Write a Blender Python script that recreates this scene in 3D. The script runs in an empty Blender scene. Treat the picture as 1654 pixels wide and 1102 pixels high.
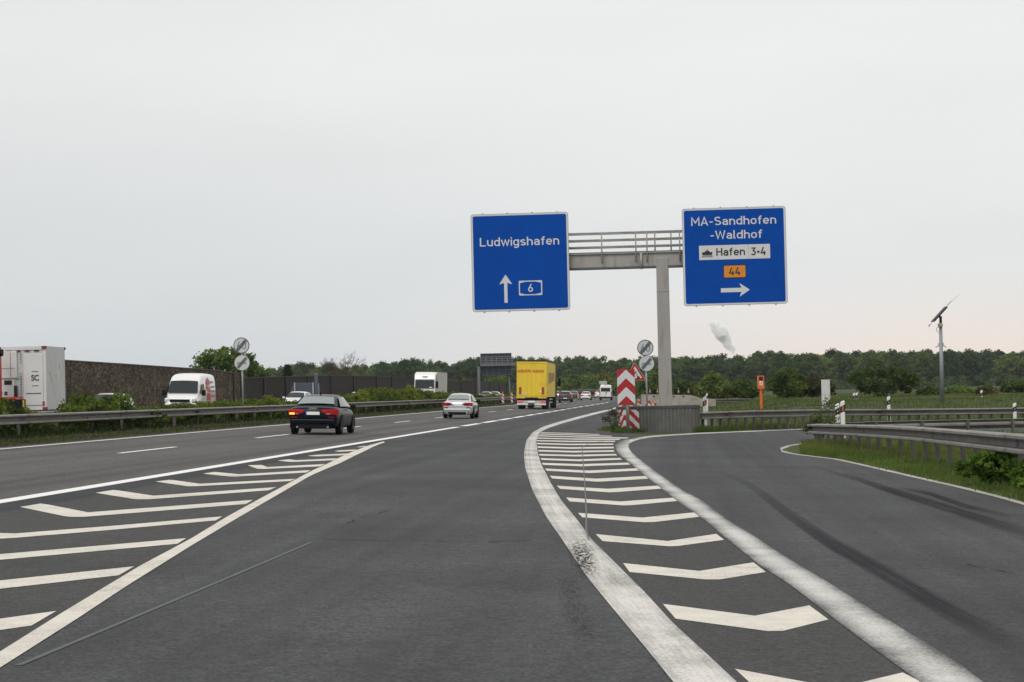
import bpy, bmesh, math, random
import numpy as np
from mathutils import Vector, Matrix, Euler
random.seed(11)
C = bpy.context.scene
COL = C.collection
rad = math.radians

# ------------------------------------------------------------------ camera
F, CX, CY = 3600.0, 827.0, 551.0            # focal length in pixels of the 1654 px photograph
EYE = Vector((0, 0, 1.655))
PITCH, ROLL = math.atan(86.6 / F), rad(1.3)
CAMROT = Matrix.Rotation(rad(90) + PITCH, 3, 'X') @ Matrix.Rotation(-ROLL, 3, 'Z')
cd = bpy.data.cameras.new('camera')
cam = bpy.data.objects.new('camera', cd)
COL.objects.link(cam)
cam.location = EYE
cam.rotation_euler = CAMROT.to_euler()
cd.sensor_width = 36
cd.sensor_fit = 'HORIZONTAL'
cd.lens = 36 * F / 1654
cd.clip_start = 0.1
cd.clip_end = 20000
C.camera = cam

# ------------------------------------------------------------------ light
C.view_settings.view_transform = 'Standard'
C.view_settings.look = 'None'
C.view_settings.exposure = 0.0
C.view_settings.gamma = 1.0
C.cycles.volume_bounces = 12
C.cycles.max_bounces = 16
SUN_EL, SUN_AZ = rad(48), rad(208)          # from behind the camera, left of it (compass, +Y = north)
W = bpy.data.worlds.new('World')
C.world = W
W.use_nodes = True
nt = W.node_tree
nt.nodes.clear()
def wn(t, **k):
    n = nt.nodes.new(t)
    for a, b in k.items(): setattr(n, a, b)
    return n
tc = wn('ShaderNodeTexCoord')
sep = wn('ShaderNodeSeparateXYZ')
nt.links.new(tc.outputs['Generated'], sep.inputs[0])
def wmap(sock, a, b):
    m = wn('ShaderNodeMapRange', interpolation_type='SMOOTHSTEP')
    m.inputs['From Min'].default_value = a
    m.inputs['From Max'].default_value = b
    nt.links.new(sock, m.inputs['Value'])
    return m.outputs['Result']
def wmix(f, a, b):
    m = wn('ShaderNodeMix', data_type='RGBA')
    nt.links.new(f, m.inputs[0])
    for i, c in ((6, a), (7, b)):
        if isinstance(c, tuple): m.inputs[i].default_value = (*c, 1)
        else: nt.links.new(c, m.inputs[i])
    return m.outputs[2]
low = wmix(wmap(sep.outputs[0], -0.16, 0.22), (.620, .655, .680), (.860, .750, .680))
mid = wmix(wmap(sep.outputs[0], -0.20, 0.16), (.665, .690, .700), (.775, .785, .785))
top = wmix(wmap(sep.outputs[0], -0.45, 0.10), (.755, .765, .765), (.815, .818, .812))
g = wmix(wmap(sep.outputs[2], 0.005, 0.060), low, mid)
g = wmix(wmap(sep.outputs[2], 0.045, 0.150), g, top)
mp = wn('ShaderNodeMapping')
mp.inputs['Scale'].default_value = (3.0, 3.0, 14.0)
nt.links.new(tc.outputs['Generated'], mp.inputs[0])
nz = wn('ShaderNodeTexNoise')
nz.inputs['Scale'].default_value = 1.6
nz.inputs['Detail'].default_value = 4
nt.links.new(mp.outputs[0], nz.inputs['Vector'])
br = wn('ShaderNodeMapRange')
br.inputs['From Min'].default_value = .25
br.inputs['From Max'].default_value = .75
br.inputs['To Min'].default_value = .965
br.inputs['To Max'].default_value = 1.035
nt.links.new(nz.outputs[0], br.inputs['Value'])
mul = wn('ShaderNodeVectorMath', operation='SCALE')
nt.links.new(g, mul.inputs[0])
nt.links.new(br.outputs[0], mul.inputs['Scale'])
cloud = wn('ShaderNodeBackground')
cloud.inputs['Strength'].default_value = 1.06
nt.links.new(mul.outputs[0], cloud.inputs['Color'])
sky = wn('ShaderNodeTexSky', sky_type='NISHITA', sun_disc=False)
sky.sun_elevation = SUN_EL
sky.sun_rotation = SUN_AZ
blue = wn('ShaderNodeBackground')
blue.inputs['Strength'].default_value = .08
nt.links.new(sky.outputs[0], blue.inputs['Color'])
mx = wn('ShaderNodeMixShader')
mx.inputs[0].default_value = .03            # a thin trace of blue behind the closed cloud
nt.links.new(cloud.outputs[0], mx.inputs[1])
nt.links.new(blue.outputs[0], mx.inputs[2])
wo = wn('ShaderNodeOutputWorld')
nt.links.new(mx.outputs[0], wo.inputs[0])
sd = bpy.data.lights.new('sun', 'SUN')
sd.energy = 1.3
sd.angle = rad(30)
sd.color = (1, .96, .9)
sun = bpy.data.objects.new('sun', sd)
COL.objects.link(sun)
sun.rotation_euler = Vector((math.sin(SUN_AZ) * math.cos(SUN_EL), math.cos(SUN_AZ) * math.cos(SUN_EL), math.sin(SUN_EL))).to_track_quat('Z', 'Y').to_euler()

# ------------------------------------------------------------------ geometry of the place
TH = 0.0744                                 # heading of the motorway (x per y)
HEAD = math.atan(TH)
def smooth(t):
    t = min(1, max(0, t))
    return t * t * (3 - 2 * t)
def lat(x, y): return TH * y - x            # metres to the left of the camera's own line along the motorway
def ground(x, y):
    d = lat(x, y)
    z = .03 * min(25, max(-6, d))           # crossfall
    if d < 0 and y > 104: z += .95 * smooth((y - 106) / 36) * smooth((-d - 1) / 7)
    return z
def ray(px, py):
    v = CAMROT @ Vector((px - CX, CY - py, -F))
    return v / v.y
def on(px, py, Y): return EYE + ray(px, py) * Y
def at(px, py, lift=0.0):
    """the point of the ground under a pixel of the photograph"""
    r = ray(px, py)
    a, Y = 2.0, 2.0
    while Y < 6000:
        p = EYE + r * Y
        if p.z < ground(p.x, p.y): break
        a, Y = Y, Y * 1.03
    lo, hi = a, Y
    for _ in range(40):
        m = (lo + hi) / 2
        p = EYE + r * m
        if p.z < ground(p.x, p.y): hi = m
        else: lo = m
    p = EYE + r * hi
    return Vector((p.x, p.y, ground(p.x, p.y) + lift))
def way(d, y, lift=0.0):
    x = TH * y - d
    return Vector((x, y, ground(x, y) + lift))
def G(x, y, lift=0.0): return Vector((x, y, ground(x, y) + lift))

# ------------------------------------------------------------------ materials
MATS = {}
def mat(name, col, rough=.6, metal=0.0, var=0.0, scale=3.0, bump=0.0, coat=0.0, spec=.5, stretch=None, emit=0.0, coords='Object', detail=6, dirt=None):
    if name in MATS: return MATS[name]
    m = bpy.data.materials.new(name)
    m.use_nodes = True
    n = m.node_tree
    b = n.nodes['Principled BSDF']
    b.inputs['Base Color'].default_value = (*col, 1)
    b.inputs['Roughness'].default_value = rough
    b.inputs['Metallic'].default_value = metal
    b.inputs['Coat Weight'].default_value = coat
    b.inputs['Coat Roughness'].default_value = .06
    b.inputs['Specular IOR Level'].default_value = spec
    if emit:
        b.inputs['Emission Color'].default_value = (*col, 1)
        b.inputs['Emission Strength'].default_value = emit
    if var or bump or dirt:
        t = n.nodes.new('ShaderNodeTexCoord')
        vec = t.outputs[coords]
        if stretch:
            mpn = n.nodes.new('ShaderNodeMapping')
            mpn.inputs['Scale'].default_value = stretch
            n.links.new(vec, mpn.inputs[0])
            vec = mpn.outputs[0]
        x = n.nodes.new('ShaderNodeTexNoise')
        x.inputs['Scale'].default_value = scale
        x.inputs['Detail'].default_value = detail
        x.inputs['Roughness'].default_value = .65
        n.links.new(vec, x.inputs['Vector'])
        if var:
            r = n.nodes.new('ShaderNodeValToRGB')
            r.color_ramp.elements[0].position = .3
            r.color_ramp.elements[1].position = .7
            r.color_ramp.elements[0].color = (*[c * (1 - var) for c in col], 1)
            r.color_ramp.elements[1].color = (*[min(1, c * (1 + var)) for c in col], 1)
            n.links.new(x.outputs[0], r.inputs[0])
            out = r.outputs[0]
            if dirt:
                y = n.nodes.new('ShaderNodeTexNoise')
                y.inputs['Scale'].default_value = dirt[1]
                y.inputs['Detail'].default_value = 5
                n.links.new(vec, y.inputs['Vector'])
                rr = n.nodes.new('ShaderNodeMapRange')
                rr.inputs['From Min'].default_value = dirt[2]
                rr.inputs['From Max'].default_value = dirt[2] + .18
                n.links.new(y.outputs[0], rr.inputs['Value'])
                k = n.nodes.new('ShaderNodeMix')
                k.data_type = 'RGBA'
                n.links.new(rr.outputs[0], k.inputs[0])
                n.links.new(out, k.inputs[6])
                k.inputs[7].default_value = (*dirt[0], 1)
                out = k.outputs[2]
            n.links.new(out, b.inputs['Base Color'])
        if bump:
            p = n.nodes.new('ShaderNodeBump')
            p.inputs['Strength'].default_value = bump
            p.inputs['Distance'].default_value = .02
            n.links.new(x.outputs[0], p.inputs['Height'])
            n.links.new(p.outputs[0], b.inputs['Normal'])
    MATS[name] = m
    return m

def asphalt(name, col, streak=.12, blotch=.16, speck=.6, spec=.30, crack=0.0):
    """stone mastic surface: fine grain, large blotches, wear bands running along the carriageway"""
    m = bpy.data.materials.new(name)
    m.use_nodes = True
    n = m.node_tree
    L = n.links.new
    b = n.nodes['Principled BSDF']
    b.inputs['Roughness'].default_value = .82
    b.inputs['Specular IOR Level'].default_value = spec
    t = n.nodes.new('ShaderNodeNewGeometry')
    def noise(scale, sc=(1, 1, 1), detail=4, rot=0.0, rough=.6):
        mpn = n.nodes.new('ShaderNodeMapping')
        mpn.vector_type = 'TEXTURE' if rot else 'POINT'
        mpn.inputs['Rotation'].default_value = (0, 0, rot)
        mpn.inputs['Scale'].default_value = tuple(1 / s for s in sc) if rot else sc
        L(t.outputs['Position'], mpn.inputs[0])
        x = n.nodes.new('ShaderNodeTexNoise')
        x.inputs['Scale'].default_value = scale
        x.inputs['Detail'].default_value = detail
        x.inputs['Roughness'].default_value = rough
        L(mpn.outputs[0], x.inputs['Vector'])
        return x.outputs[0]
    def gain(s, amt, lo=.3, hi=.7):
        r = n.nodes.new('ShaderNodeMapRange')
        r.inputs['From Min'].default_value = lo
        r.inputs['From Max'].default_value = hi
        r.inputs['To Min'].default_value = 1 - amt
        r.inputs['To Max'].default_value = 1 + amt
        L(s, r.inputs['Value'])
        return r.outputs[0]
    def times(a, c):
        q = n.nodes.new('ShaderNodeMath')
        q.operation = 'MULTIPLY'
        L(a, q.inputs[0]); L(c, q.inputs[1])
        return q.outputs[0]
    fine = noise(34, detail=4, rough=.75)
    f = times(gain(fine, speck, .38, .62), gain(noise(.22, detail=5), blotch))
    f = times(f, gain(noise(1.0, sc=(1.1, .012, 1), rot=-HEAD, detail=3), streak, .36, .64))
    f = times(f, gain(noise(9, detail=3), speck * .45))
    v = n.nodes.new('ShaderNodeVectorMath')
    v.operation = 'SCALE'
    v.inputs[0].default_value = col
    L(f, v.inputs['Scale'])
    L(v.outputs[0], b.inputs['Base Color'])
    p = n.nodes.new('ShaderNodeBump')
    p.inputs['Strength'].default_value = .35
    p.inputs['Distance'].default_value = .006
    L(fine, p.inputs['Height'])
    L(p.outputs[0], b.inputs['Normal'])
    MATS[name] = m
    return m

def paint(name, col, under=(.075, .073, .07), wear=.45, spread=.12, scale=14, rough=.65, grime=.12):
    """road paint, rubbed through to the asphalt where the noise is low"""
    m = bpy.data.materials.new(name)
    m.use_nodes = True
    n = m.node_tree
    L = n.links.new
    b = n.nodes['Principled BSDF']
    b.inputs['Roughness'].default_value = rough
    t = n.nodes.new('ShaderNodeNewGeometry')
    def nz(scale, detail):
        x = n.nodes.new('ShaderNodeTexNoise')
        x.inputs['Scale'].default_value = scale
        x.inputs['Detail'].default_value = detail
        x.inputs['Roughness'].default_value = .7
        L(t.outputs['Position'], x.inputs['Vector'])
        return x.outputs[0]
    def mr(s, a, c, lo=0.0, hi=1.0):
        r = n.nodes.new('ShaderNodeMapRange')
        r.inputs['From Min'].default_value = a
        r.inputs['From Max'].default_value = c
        r.inputs['To Min'].default_value = lo
        r.inputs['To Max'].default_value = hi
        L(s, r.inputs['Value'])
        return r.outputs[0]
    fine, broad = nz(scale * 3.2, 4), nz(scale * .05, 4)
    s = n.nodes.new('ShaderNodeMath')
    s.operation = 'MULTIPLY_ADD'
    L(broad, s.inputs[0]); s.inputs[1].default_value = .55; L(fine, s.inputs[2])
    k = n.nodes.new('ShaderNodeMix')
    k.data_type = 'RGBA'
    L(mr(s.outputs[0], wear + .27 - spread, wear + .27 + spread), k.inputs[0])
    k.inputs[6].default_value = (*under, 1)
    v = n.nodes.new('ShaderNodeVectorMath')
    v.operation = 'SCALE'
    v.inputs[0].default_value = col
    L(mr(nz(scale * .22, 5), .3, .7, 1 - grime, 1 + grime * .5), v.inputs['Scale'])
    L(v.outputs[0], k.inputs[7])
    L(k.outputs[2], b.inputs['Base Color'])
    MATS[name] = m
    return m

def rubber_film(name, col, thresh, soft, scale, stretch=(1, 1, 1), amount=.8, across=.35):
    """worn rubber or tar lying on the road: an uneven film with holes"""
    m = bpy.data.materials.new(name)
    m.use_nodes = True
    n = m.node_tree
    L = n.links.new
    b = n.nodes['Principled BSDF']
    b.inputs['Base Color'].default_value = (*col, 1)
    b.inputs['Roughness'].default_value = .9
    b.inputs['Specular IOR Level'].default_value = .1
    t = n.nodes.new('ShaderNodeTexCoord')
    mpn = n.nodes.new('ShaderNodeMapping')
    mpn.inputs['Scale'].default_value = stretch
    L(t.outputs['UV'], mpn.inputs[0])
    x = n.nodes.new('ShaderNodeTexNoise')
    x.inputs['Scale'].default_value = scale
    x.inputs['Detail'].default_value = 5
    x.inputs['Roughness'].default_value = .7
    L(mpn.outputs[0], x.inputs['Vector'])
    sp = n.nodes.new('ShaderNodeSeparateXYZ')
    L(t.outputs['UV'], sp.inputs[0])
    def edge(o, soften):                           # thins out towards the borders of the film
        q = n.nodes.new('ShaderNodeMath'); q.operation = 'SUBTRACT'
        L(o, q.inputs[0]); q.inputs[1].default_value = .5
        q2 = n.nodes.new('ShaderNodeMath'); q2.operation = 'ABSOLUTE'
        L(q.outputs[0], q2.inputs[0])
        r = n.nodes.new('ShaderNodeMapRange')
        r.inputs['From Min'].default_value = .5
        r.inputs['From Max'].default_value = .5 - soften
        L(q2.outputs[0], r.inputs['Value'])
        return r.outputs[0]
    r = n.nodes.new('ShaderNodeMapRange')
    r.inputs['From Min'].default_value = thresh - soft
    r.inputs['From Max'].default_value = thresh + soft
    r.inputs['To Max'].default_value = amount
    L(x.outputs[0], r.inputs['Value'])
    a = r.outputs[0]
    for o, soften in ((sp.outputs[0], across), (sp.outputs[1], .35)):
        q = n.nodes.new('ShaderNodeMath'); q.operation = 'MULTIPLY'
        L(a, q.inputs[0]); L(edge(o, soften), q.inputs[1])
        a = q.outputs[0]
    L(a, b.inputs['Alpha'])
    MATS[name] = m
    return m

def leaf(name, col, var=.35, trans=.35, tint=(1, 1, 1)):
    if name in MATS: return MATS[name]
    m = bpy.data.materials.new(name)
    m.use_nodes = True
    n = m.node_tree
    L = n.links.new
    n.nodes.clear()
    o = n.nodes.new('ShaderNodeOutputMaterial')
    oi = n.nodes.new('ShaderNodeObjectInfo')
    t = n.nodes.new('ShaderNodeTexCoord')
    x = n.nodes.new('ShaderNodeTexNoise')
    x.inputs['Scale'].default_value = .55
    x.inputs['Detail'].default_value = 5
    L(t.outputs['Object'], x.inputs['Vector'])
    r = n.nodes.new('ShaderNodeValToRGB')
    e = r.color_ramp.elements
    e[0].position, e[1].position = .32, .68
    e[0].color = (col[0] * (1 - var), col[1] * (1 - var * .8), col[2] * (1 - var * .6), 1)
    e[1].color = (col[0] * (1 + var), col[1] * (1 + var * .7), col[2] * (1 + var * .2), 1)
    L(x.outputs[0], r.inputs[0])
    mr = n.nodes.new('ShaderNodeMapRange')
    mr.inputs['To Min'].default_value = .72
    mr.inputs['To Max'].default_value = 1.28
    L(oi.outputs['Random'], mr.inputs['Value'])
    v = n.nodes.new('ShaderNodeVectorMath'); v.operation = 'SCALE'
    L(r.outputs[0], v.inputs[0]); L(mr.outputs[0], v.inputs['Scale'])
    d = n.nodes.new('ShaderNodeBsdfDiffuse')
    tr = n.nodes.new('ShaderNodeBsdfTranslucent')
    L(v.outputs[0], d.inputs[0]); L(v.outputs[0], tr.inputs[0])
    k = n.nodes.new('ShaderNodeMixShader')
    k.inputs[0].default_value = trans
    L(d.outputs[0], k.inputs[1]); L(tr.outputs[0], k.inputs[2])
    L(k.outputs[0], o.inputs[0])
    MATS[name] = m
    return m

# ------------------------------------------------------------------ mesh builder
class MB:
    def __init__(s): s.v, s.f, s.uv = [], [], None
    def add(s, vs, fs):
        o = len(s.v)
        s.v += [tuple(p) for p in vs]
        s.f += [tuple(i + o for i in f) for f in fs]
        return s
    def box(s, c, d, rz=0.0, rot=None):
        m = rot if rot is not None else Matrix.Rotation(rz, 3, 'Z')
        c = Vector(c)
        vs = [c + m @ Vector((x * d[0] / 2, y * d[1] / 2, z * d[2] / 2)) for x in (-1, 1) for y in (-1, 1) for z in (-1, 1)]
        return s.add(vs, [(0, 1, 3, 2), (4, 6, 7, 5), (0, 4, 5, 1), (2, 3, 7, 6), (0, 2, 6, 4), (1, 5, 7, 3)])
    def cyl(s, a, b, r0, r1=None, n=12, caps=True):
        a, b = Vector(a), Vector(b)
        r1 = r0 if r1 is None else r1
        q = (b - a).to_track_quat('Z', 'Y').to_matrix()
        vs = []
        for p, r in ((a, r0), (b, r1)):
            for i in range(n):
                t = 2 * math.pi * i / n
                vs.append(p + q @ Vector((r * math.cos(t), r * math.sin(t), 0)))
        fs = [(i, (i + 1) % n, n + (i + 1) % n, n + i) for i in range(n)]
        if caps: fs += [tuple(range(n))[::-1], tuple(range(n, 2 * n))]
        return s.add(vs, fs)
    def tube(s, pts, r, n=8):
        for a, b in zip(pts, pts[1:]): s.cyl(a, b, r, r, n)
        return s
    def prism(s, poly, y0, y1):
        """a polygon of (x, z) drawn out from y0 to y1"""
        n = len(poly)
        vs = [(x, y0, z) for x, z in poly] + [(x, y1, z) for x, z in poly]
        fs = [tuple(range(n)), tuple(range(n, 2 * n))[::-1]]
        fs += [(i, n + i, n + (i + 1) % n, (i + 1) % n) for i in range(n)]
        return s.add(vs, fs)
    def sheet(s, poly, y):
        return s.add([(x, y, z) for x, z in poly], [tuple(range(len(poly)))])
    def loft(s, rings, caps=True, closed=True):
        n = len(rings[0])
        vs = [p for r in rings for p in r]
        fs = []
        for k in range(len(rings) - 1):
            for i in range(n if closed else n - 1):
                j = (i + 1) % n
                fs.append((k * n + i, k * n + j, (k + 1) * n + j, (k + 1) * n + i))
        if caps:
            fs.append(tuple(range(n))[::-1])
            fs.append(tuple((len(rings) - 1) * n + i for i in range(n)))
        return s.add(vs, fs)
    def build(s, name, m, parent=None, bevel=0.0, smooth_=False, sub=0, fix=True):
        me = bpy.data.meshes.new(name)
        me.from_pydata(s.v, [], s.f)
        if fix:
            b = bmesh.new(); b.from_mesh(me)
            bmesh.ops.recalc_face_normals(b, faces=b.faces)
            b.to_mesh(me); b.free()
        if s.uv:
            ul = me.uv_layers.new(name='UVMap')
            for l in me.loops: ul.data[l.index].uv = s.uv[l.vertex_index]
        me.materials.append(m)
        o = bpy.data.objects.new(name, me)
        COL.objects.link(o)
        if parent is not None: o.parent = parent
        if bevel:
            q = o.modifiers.new('bevel', 'BEVEL'); q.width = bevel; q.segments = 2; q.limit_method = 'ANGLE'
        if sub:
            q = o.modifiers.new('subdivision', 'SUBSURF'); q.levels = sub; q.render_levels = sub
        if smooth_ or sub:
            for p in me.polygons: p.use_smooth = True
        return o

def thing(name, label, cat, loc=(0, 0, 0), rz=0.0, group=None):
    o = bpy.data.objects.new(name, None)
    COL.objects.link(o)
    o.empty_display_size = .3
    o.location = loc
    o.rotation_euler = (0, 0, rz)
    o['label'] = label; o['category'] = cat
    if group: o['group'] = group
    return o
def tag(o, label, cat, group=None):
    o['label'] = label; o['category'] = cat
    if group: o['group'] = group
    return o
def struct(o, kind='structure'):
    o['kind'] = kind
    return o
def copy_tree(o, parent=None):
    c = o.copy()
    COL.objects.link(c)
    if parent is not None: c.parent = parent
    for ch in list(o.children): copy_tree(ch, c)
    return c

# ------------------------------------------------------------------ road sheets and paint
def resample(poly, n):
    L = [0.0]
    for a, b in zip(poly, poly[1:]): L.append(L[-1] + math.dist(a, b))
    out, k = [], 0
    for i in range(n + 1):
        t = L[-1] * i / n
        while k < len(poly) - 2 and t > L[k + 1]: k += 1
        u = (t - L[k]) / max(1e-9, L[k + 1] - L[k])
        out.append(tuple(p + (q - p) * u for p, q in zip(poly[k], poly[k + 1])))
    return out
def pxstrip(mb, A, B, n, lift, m=1):
    """sheet on the ground between two outlines measured in the photograph"""
    a, b = resample(A, n), resample(B, n)
    rows = []
    for p, q in zip(a, b):
        rows.append([at(p[0] + (q[0] - p[0]) * j / m, p[1] + (q[1] - p[1]) * j / m, lift) for j in range(m + 1)])
    uv0 = [(j / m, i / n) for i in range(n + 1) for j in range(m + 1)]
    if mb.uv is None: mb.uv = []
    mb.uv += uv0
    return mb.loft(rows, caps=False, closed=False)
def ribbon(mb, pts, w, lift):
    """a line of constant width along points on the ground"""
    rows = []
    for i, p in enumerate(pts):
        a, b = pts[max(0, i - 1)], pts[min(len(pts) - 1, i + 1)]
        t = Vector((b[0] - a[0], b[1] - a[1], 0)).normalized()
        nrm = Vector((-t.y, t.x, 0)) * (w / 2)
        rows.append([G(p[0] + nrm.x, p[1] + nrm.y, lift), G(p[0] - nrm.x, p[1] - nrm.y, lift)])
    return mb.loft(rows, caps=False, closed=False)
def up(o):
    for p in o.data.polygons:
        if p.normal.z < 0: p.flip()
    return o

A_MAIN = asphalt('motorway asphalt', (.080, .076, .071), streak=.28, blotch=.12)
A_SLIP = asphalt('slip road asphalt', (.0455, .0462, .0478), streak=.24, blotch=.30)
A_DARK = asphalt('fresh asphalt joint', (.024, .025, .028), streak=.06)
A_GORE = asphalt('gore asphalt', (.0455, .0438, .0432), streak=.06, blotch=.16)
P_WHITE = paint('new white road paint', (.84, .83, .80), wear=.22, spread=.08, grime=.06)
P_CREAM = paint('cream road paint', (.70, .65, .565), wear=.33, spread=.13, grime=.16)
P_WORN = paint('worn white road paint', (.62, .61, .575), wear=.45, spread=.20, scale=9, grime=.22)
P_TRACK = paint('scuffed road paint', (.66, .635, .59), wear=.36, spread=.16, scale=11, grime=.2)

def sheet_d(name, m, d0, d1, ys, lift=0.0, cols=1):
    mb = MB()
    rows = [[way(d0 + (d1 - d0) * j / cols, y, lift) for j in range(cols + 1)] for y in ys]
    mb.loft(rows, caps=False, closed=False)
    return up(struct(mb.build(name, m, fix=False)))
YS = [-60 + 10 * i for i in range(70)] + [640 + 40 * i for i in range(22)]

# terrain
def terrain():
    ys = sorted(set([-80, -60, -40, -25] + [-10 + 4 * i for i in range(90)] + [350 * 1.09 ** i for i in range(27)]))
    xs0 = sorted(set([-2.5 * i for i in range(32)] + [2.5 * i for i in range(40)]))
    xs = [-80 * 1.22 ** i for i in range(17, 0, -1)] + xs0 + [100 * 1.22 ** i for i in range(1, 17)]
    mb = MB()
    rng = random.Random(3)
    rows = []
    for y in ys:
        row = []
        for x in xs:
            h = 0
            d = lat(x, y)
            if d < -10 and y > 115: h = .07 * math.sin(x * .31 + y * .07) + .06 * math.sin(y * .19 - x * .11)
            row.append(Vector((x, y, ground(x, y) - .05 + h)))
        rows.append(row)
    mb.loft(rows, caps=False, closed=False)
    m = mat('meadow soil', (.055, .072, .026), rough=.95, var=.5, scale=.35, bump=.4, spec=.1, coords='Object', detail=9)
    return up(struct(mb.build('ground', m, fix=False)))
terrain()

MAIN_L, MAIN_R = 18.3, 9.62
sheet_d('motorway', A_MAIN, MAIN_L, MAIN_R, YS, 0, 4)
sheet_d('oncoming_carriageway', A_MAIN, 35.2, 23.4, YS, 0, 4)

# right of the main line: slip lane, gore and exit ramp
OUT_PX = [(985, 701), (1003, 699), (1040, 702.5), (1128, 699), (1241, 693.5), (1311, 691.5), (1480, 688), (1654, 684)]
OUT = sorted([(lat(p.x, p.y), p.y) for p in (at(*q) for q in OUT_PX)])
def y_outer(d):
    if d > OUT[-1][0]: return 88.0
    if d <= OUT[0][0]: return OUT[0][1]
    for (a, ya), (b, yb) in zip(OUT, OUT[1:]):
        if a <= d <= b: return ya + (yb - ya) * (d - a) / (b - a)
def slip():
    mb = MB()
    ds = [MAIN_R - .38 * i for i in range(1, 28)]
    ds = [MAIN_R] + ds + [-1 - i * .5 for i in range(1, 70)]
    rows = []
    N = 26
    for d in ds:
        yo = y_outer(d)
        rows.append([way(d, -60 + (yo + 60) * j / N) for j in range(N + 1)])
    mb.loft(rows, caps=False, closed=False)
    return up(struct(mb.build('exit_road', A_SLIP, fix=False)))
slip()
def slip_far():
    mb = MB()
    R = sorted([(p.y, lat(p.x, p.y)) for p in (at(985, 701), at(993, 668), at(1006, 656), at(1024, 647))])
    rows = []
    ys = [88 + 6 * i for i in range(60)]
    for y in ys:
        dr = R[0][1] if y <= R[0][0] else R[-1][1]
        for (a, da), (b, db) in zip(R, R[1:]):
            if a <= y <= b: dr = da + (db - da) * (y - a) / (b - a)
        dr = min(dr, MAIN_R - .3)
        rows.append([way(MAIN_R + (dr - MAIN_R) * j / 4, y) for j in range(5)])
    mb.loft(rows, caps=False, closed=False)
    return up(struct(mb.build('merging_lane', A_SLIP, fix=False)))
slip_far()

def worn_band(name, col, under=(.058, .056, .054), amount=.5, streak=.5, edge=.5):
    """broad road paint: tyres have drawn it out in streaks and rubbed its borders"""
    m = bpy.data.materials.new(name)
    m.use_nodes = True
    n = m.node_tree
    L = n.links.new
    b = n.nodes['Principled BSDF']
    b.inputs['Roughness'].default_value = .7
    t = n.nodes.new('ShaderNodeTexCoord')
    gp = n.nodes.new('ShaderNodeNewGeometry')
    def nz(vec, scale, detail, sc=(1, 1, 1)):
        mpn = n.nodes.new('ShaderNodeMapping'); mpn.inputs['Scale'].default_value = sc
        L(vec, mpn.inputs[0])
        x = n.nodes.new('ShaderNodeTexNoise')
        x.inputs['Scale'].default_value = scale; x.inputs['Detail'].default_value = detail; x.inputs['Roughness'].default_value = .7
        L(mpn.outputs[0], x.inputs['Vector'])
        return x.outputs[0]
    def mad(a, k, c):
        q = n.nodes.new('ShaderNodeMath'); q.operation = 'MULTIPLY_ADD'
        L(a, q.inputs[0]); q.inputs[1].default_value = k
        if isinstance(c, float): q.inputs[2].default_value = c
        else: L(c, q.inputs[2])
        return q.outputs[0]
    fine = nz(gp.outputs['Position'], 42, 7)
    broad = nz(gp.outputs['Position'], .45, 4)
    lines = nz(t.outputs['UV'], 1.0, 4, (9, 14, 1))
    sp = n.nodes.new('ShaderNodeSeparateXYZ'); L(t.outputs['UV'], sp.inputs[0])
    q = n.nodes.new('ShaderNodeMath'); q.operation = 'SUBTRACT'; L(sp.outputs[0], q.inputs[0]); q.inputs[1].default_value = .5
    q2 = n.nodes.new('ShaderNodeMath'); q2.operation = 'POWER'; q2.inputs[1].default_value = 2.0
    qa = n.nodes.new('ShaderNodeMath'); qa.operation = 'ABSOLUTE'; L(q.outputs[0], qa.inputs[0]); L(qa.outputs[0], q2.inputs[0])
    v = mad(fine, 1.0, mad(broad, .8, mad(lines, streak, mad(q2.outputs[0], -edge * 1.6, -.9 - streak * .5 + edge * .12))))
    r = n.nodes.new('ShaderNodeMapRange')
    r.inputs['From Min'].default_value = -.30 + amount * .5 - .25
    r.inputs['From Max'].default_value = .22 + amount * .5 - .25
    L(v, r.inputs['Value'])
    k = n.nodes.new('ShaderNodeMix'); k.data_type = 'RGBA'
    L(r.outputs[0], k.inputs[0])
    k.inputs[6].default_value = (*under, 1); k.inputs[7].default_value = (*col, 1)
    L(k.outputs[2], b.inputs['Base Color'])
    MATS[name] = m
    return m
P_WORN = worn_band('worn white road paint band', (.66, .65, .61), amount=.56, streak=.10, edge=.9)
P_TRACK = worn_band('scuffed road paint band', (.70, .67, .62), amount=.40, streak=.55, edge=.3)
def marking(name, m, fill):
    mb = MB(); fill(mb)
    return up(struct(mb.build(name, m, fix=False)))
def f_main(mb):
    pxl = [(0, 810), (735, 690)]
    d0 = 9.72
    y1 = at(735, 690).y
    y0 = -40
    ribbon(mb, [way(d0, y0 + (y1 - y0) * i / 40)[:2] for i in range(41)], .30, .006)
marking('lane_line', P_WHITE, f_main)
def f_dash(mb):
    d0 = 9.72
    for x0, x1 in ((745, 771), (778, 800), (805, 823), (828, 844), (848, 861), (865, 875), (878, 888), (891, 899.5), (902, 910), (913, 920), (923, 929.5), (933, 939), (943, 949), (952, 957.5), (961, 966), (969, 973), (976.5, 980.5)):
        ya = 810 - .163 * x0; yb = 810 - .163 * x1
        a, b = at(x0, ya), at(x1, yb)
        ribbon(mb, [way(d0, a.y + (b.y - a.y) * i / 4)[:2] for i in range(5)], .34, .006)
marking('broken_line', P_WHITE, f_dash)
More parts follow.
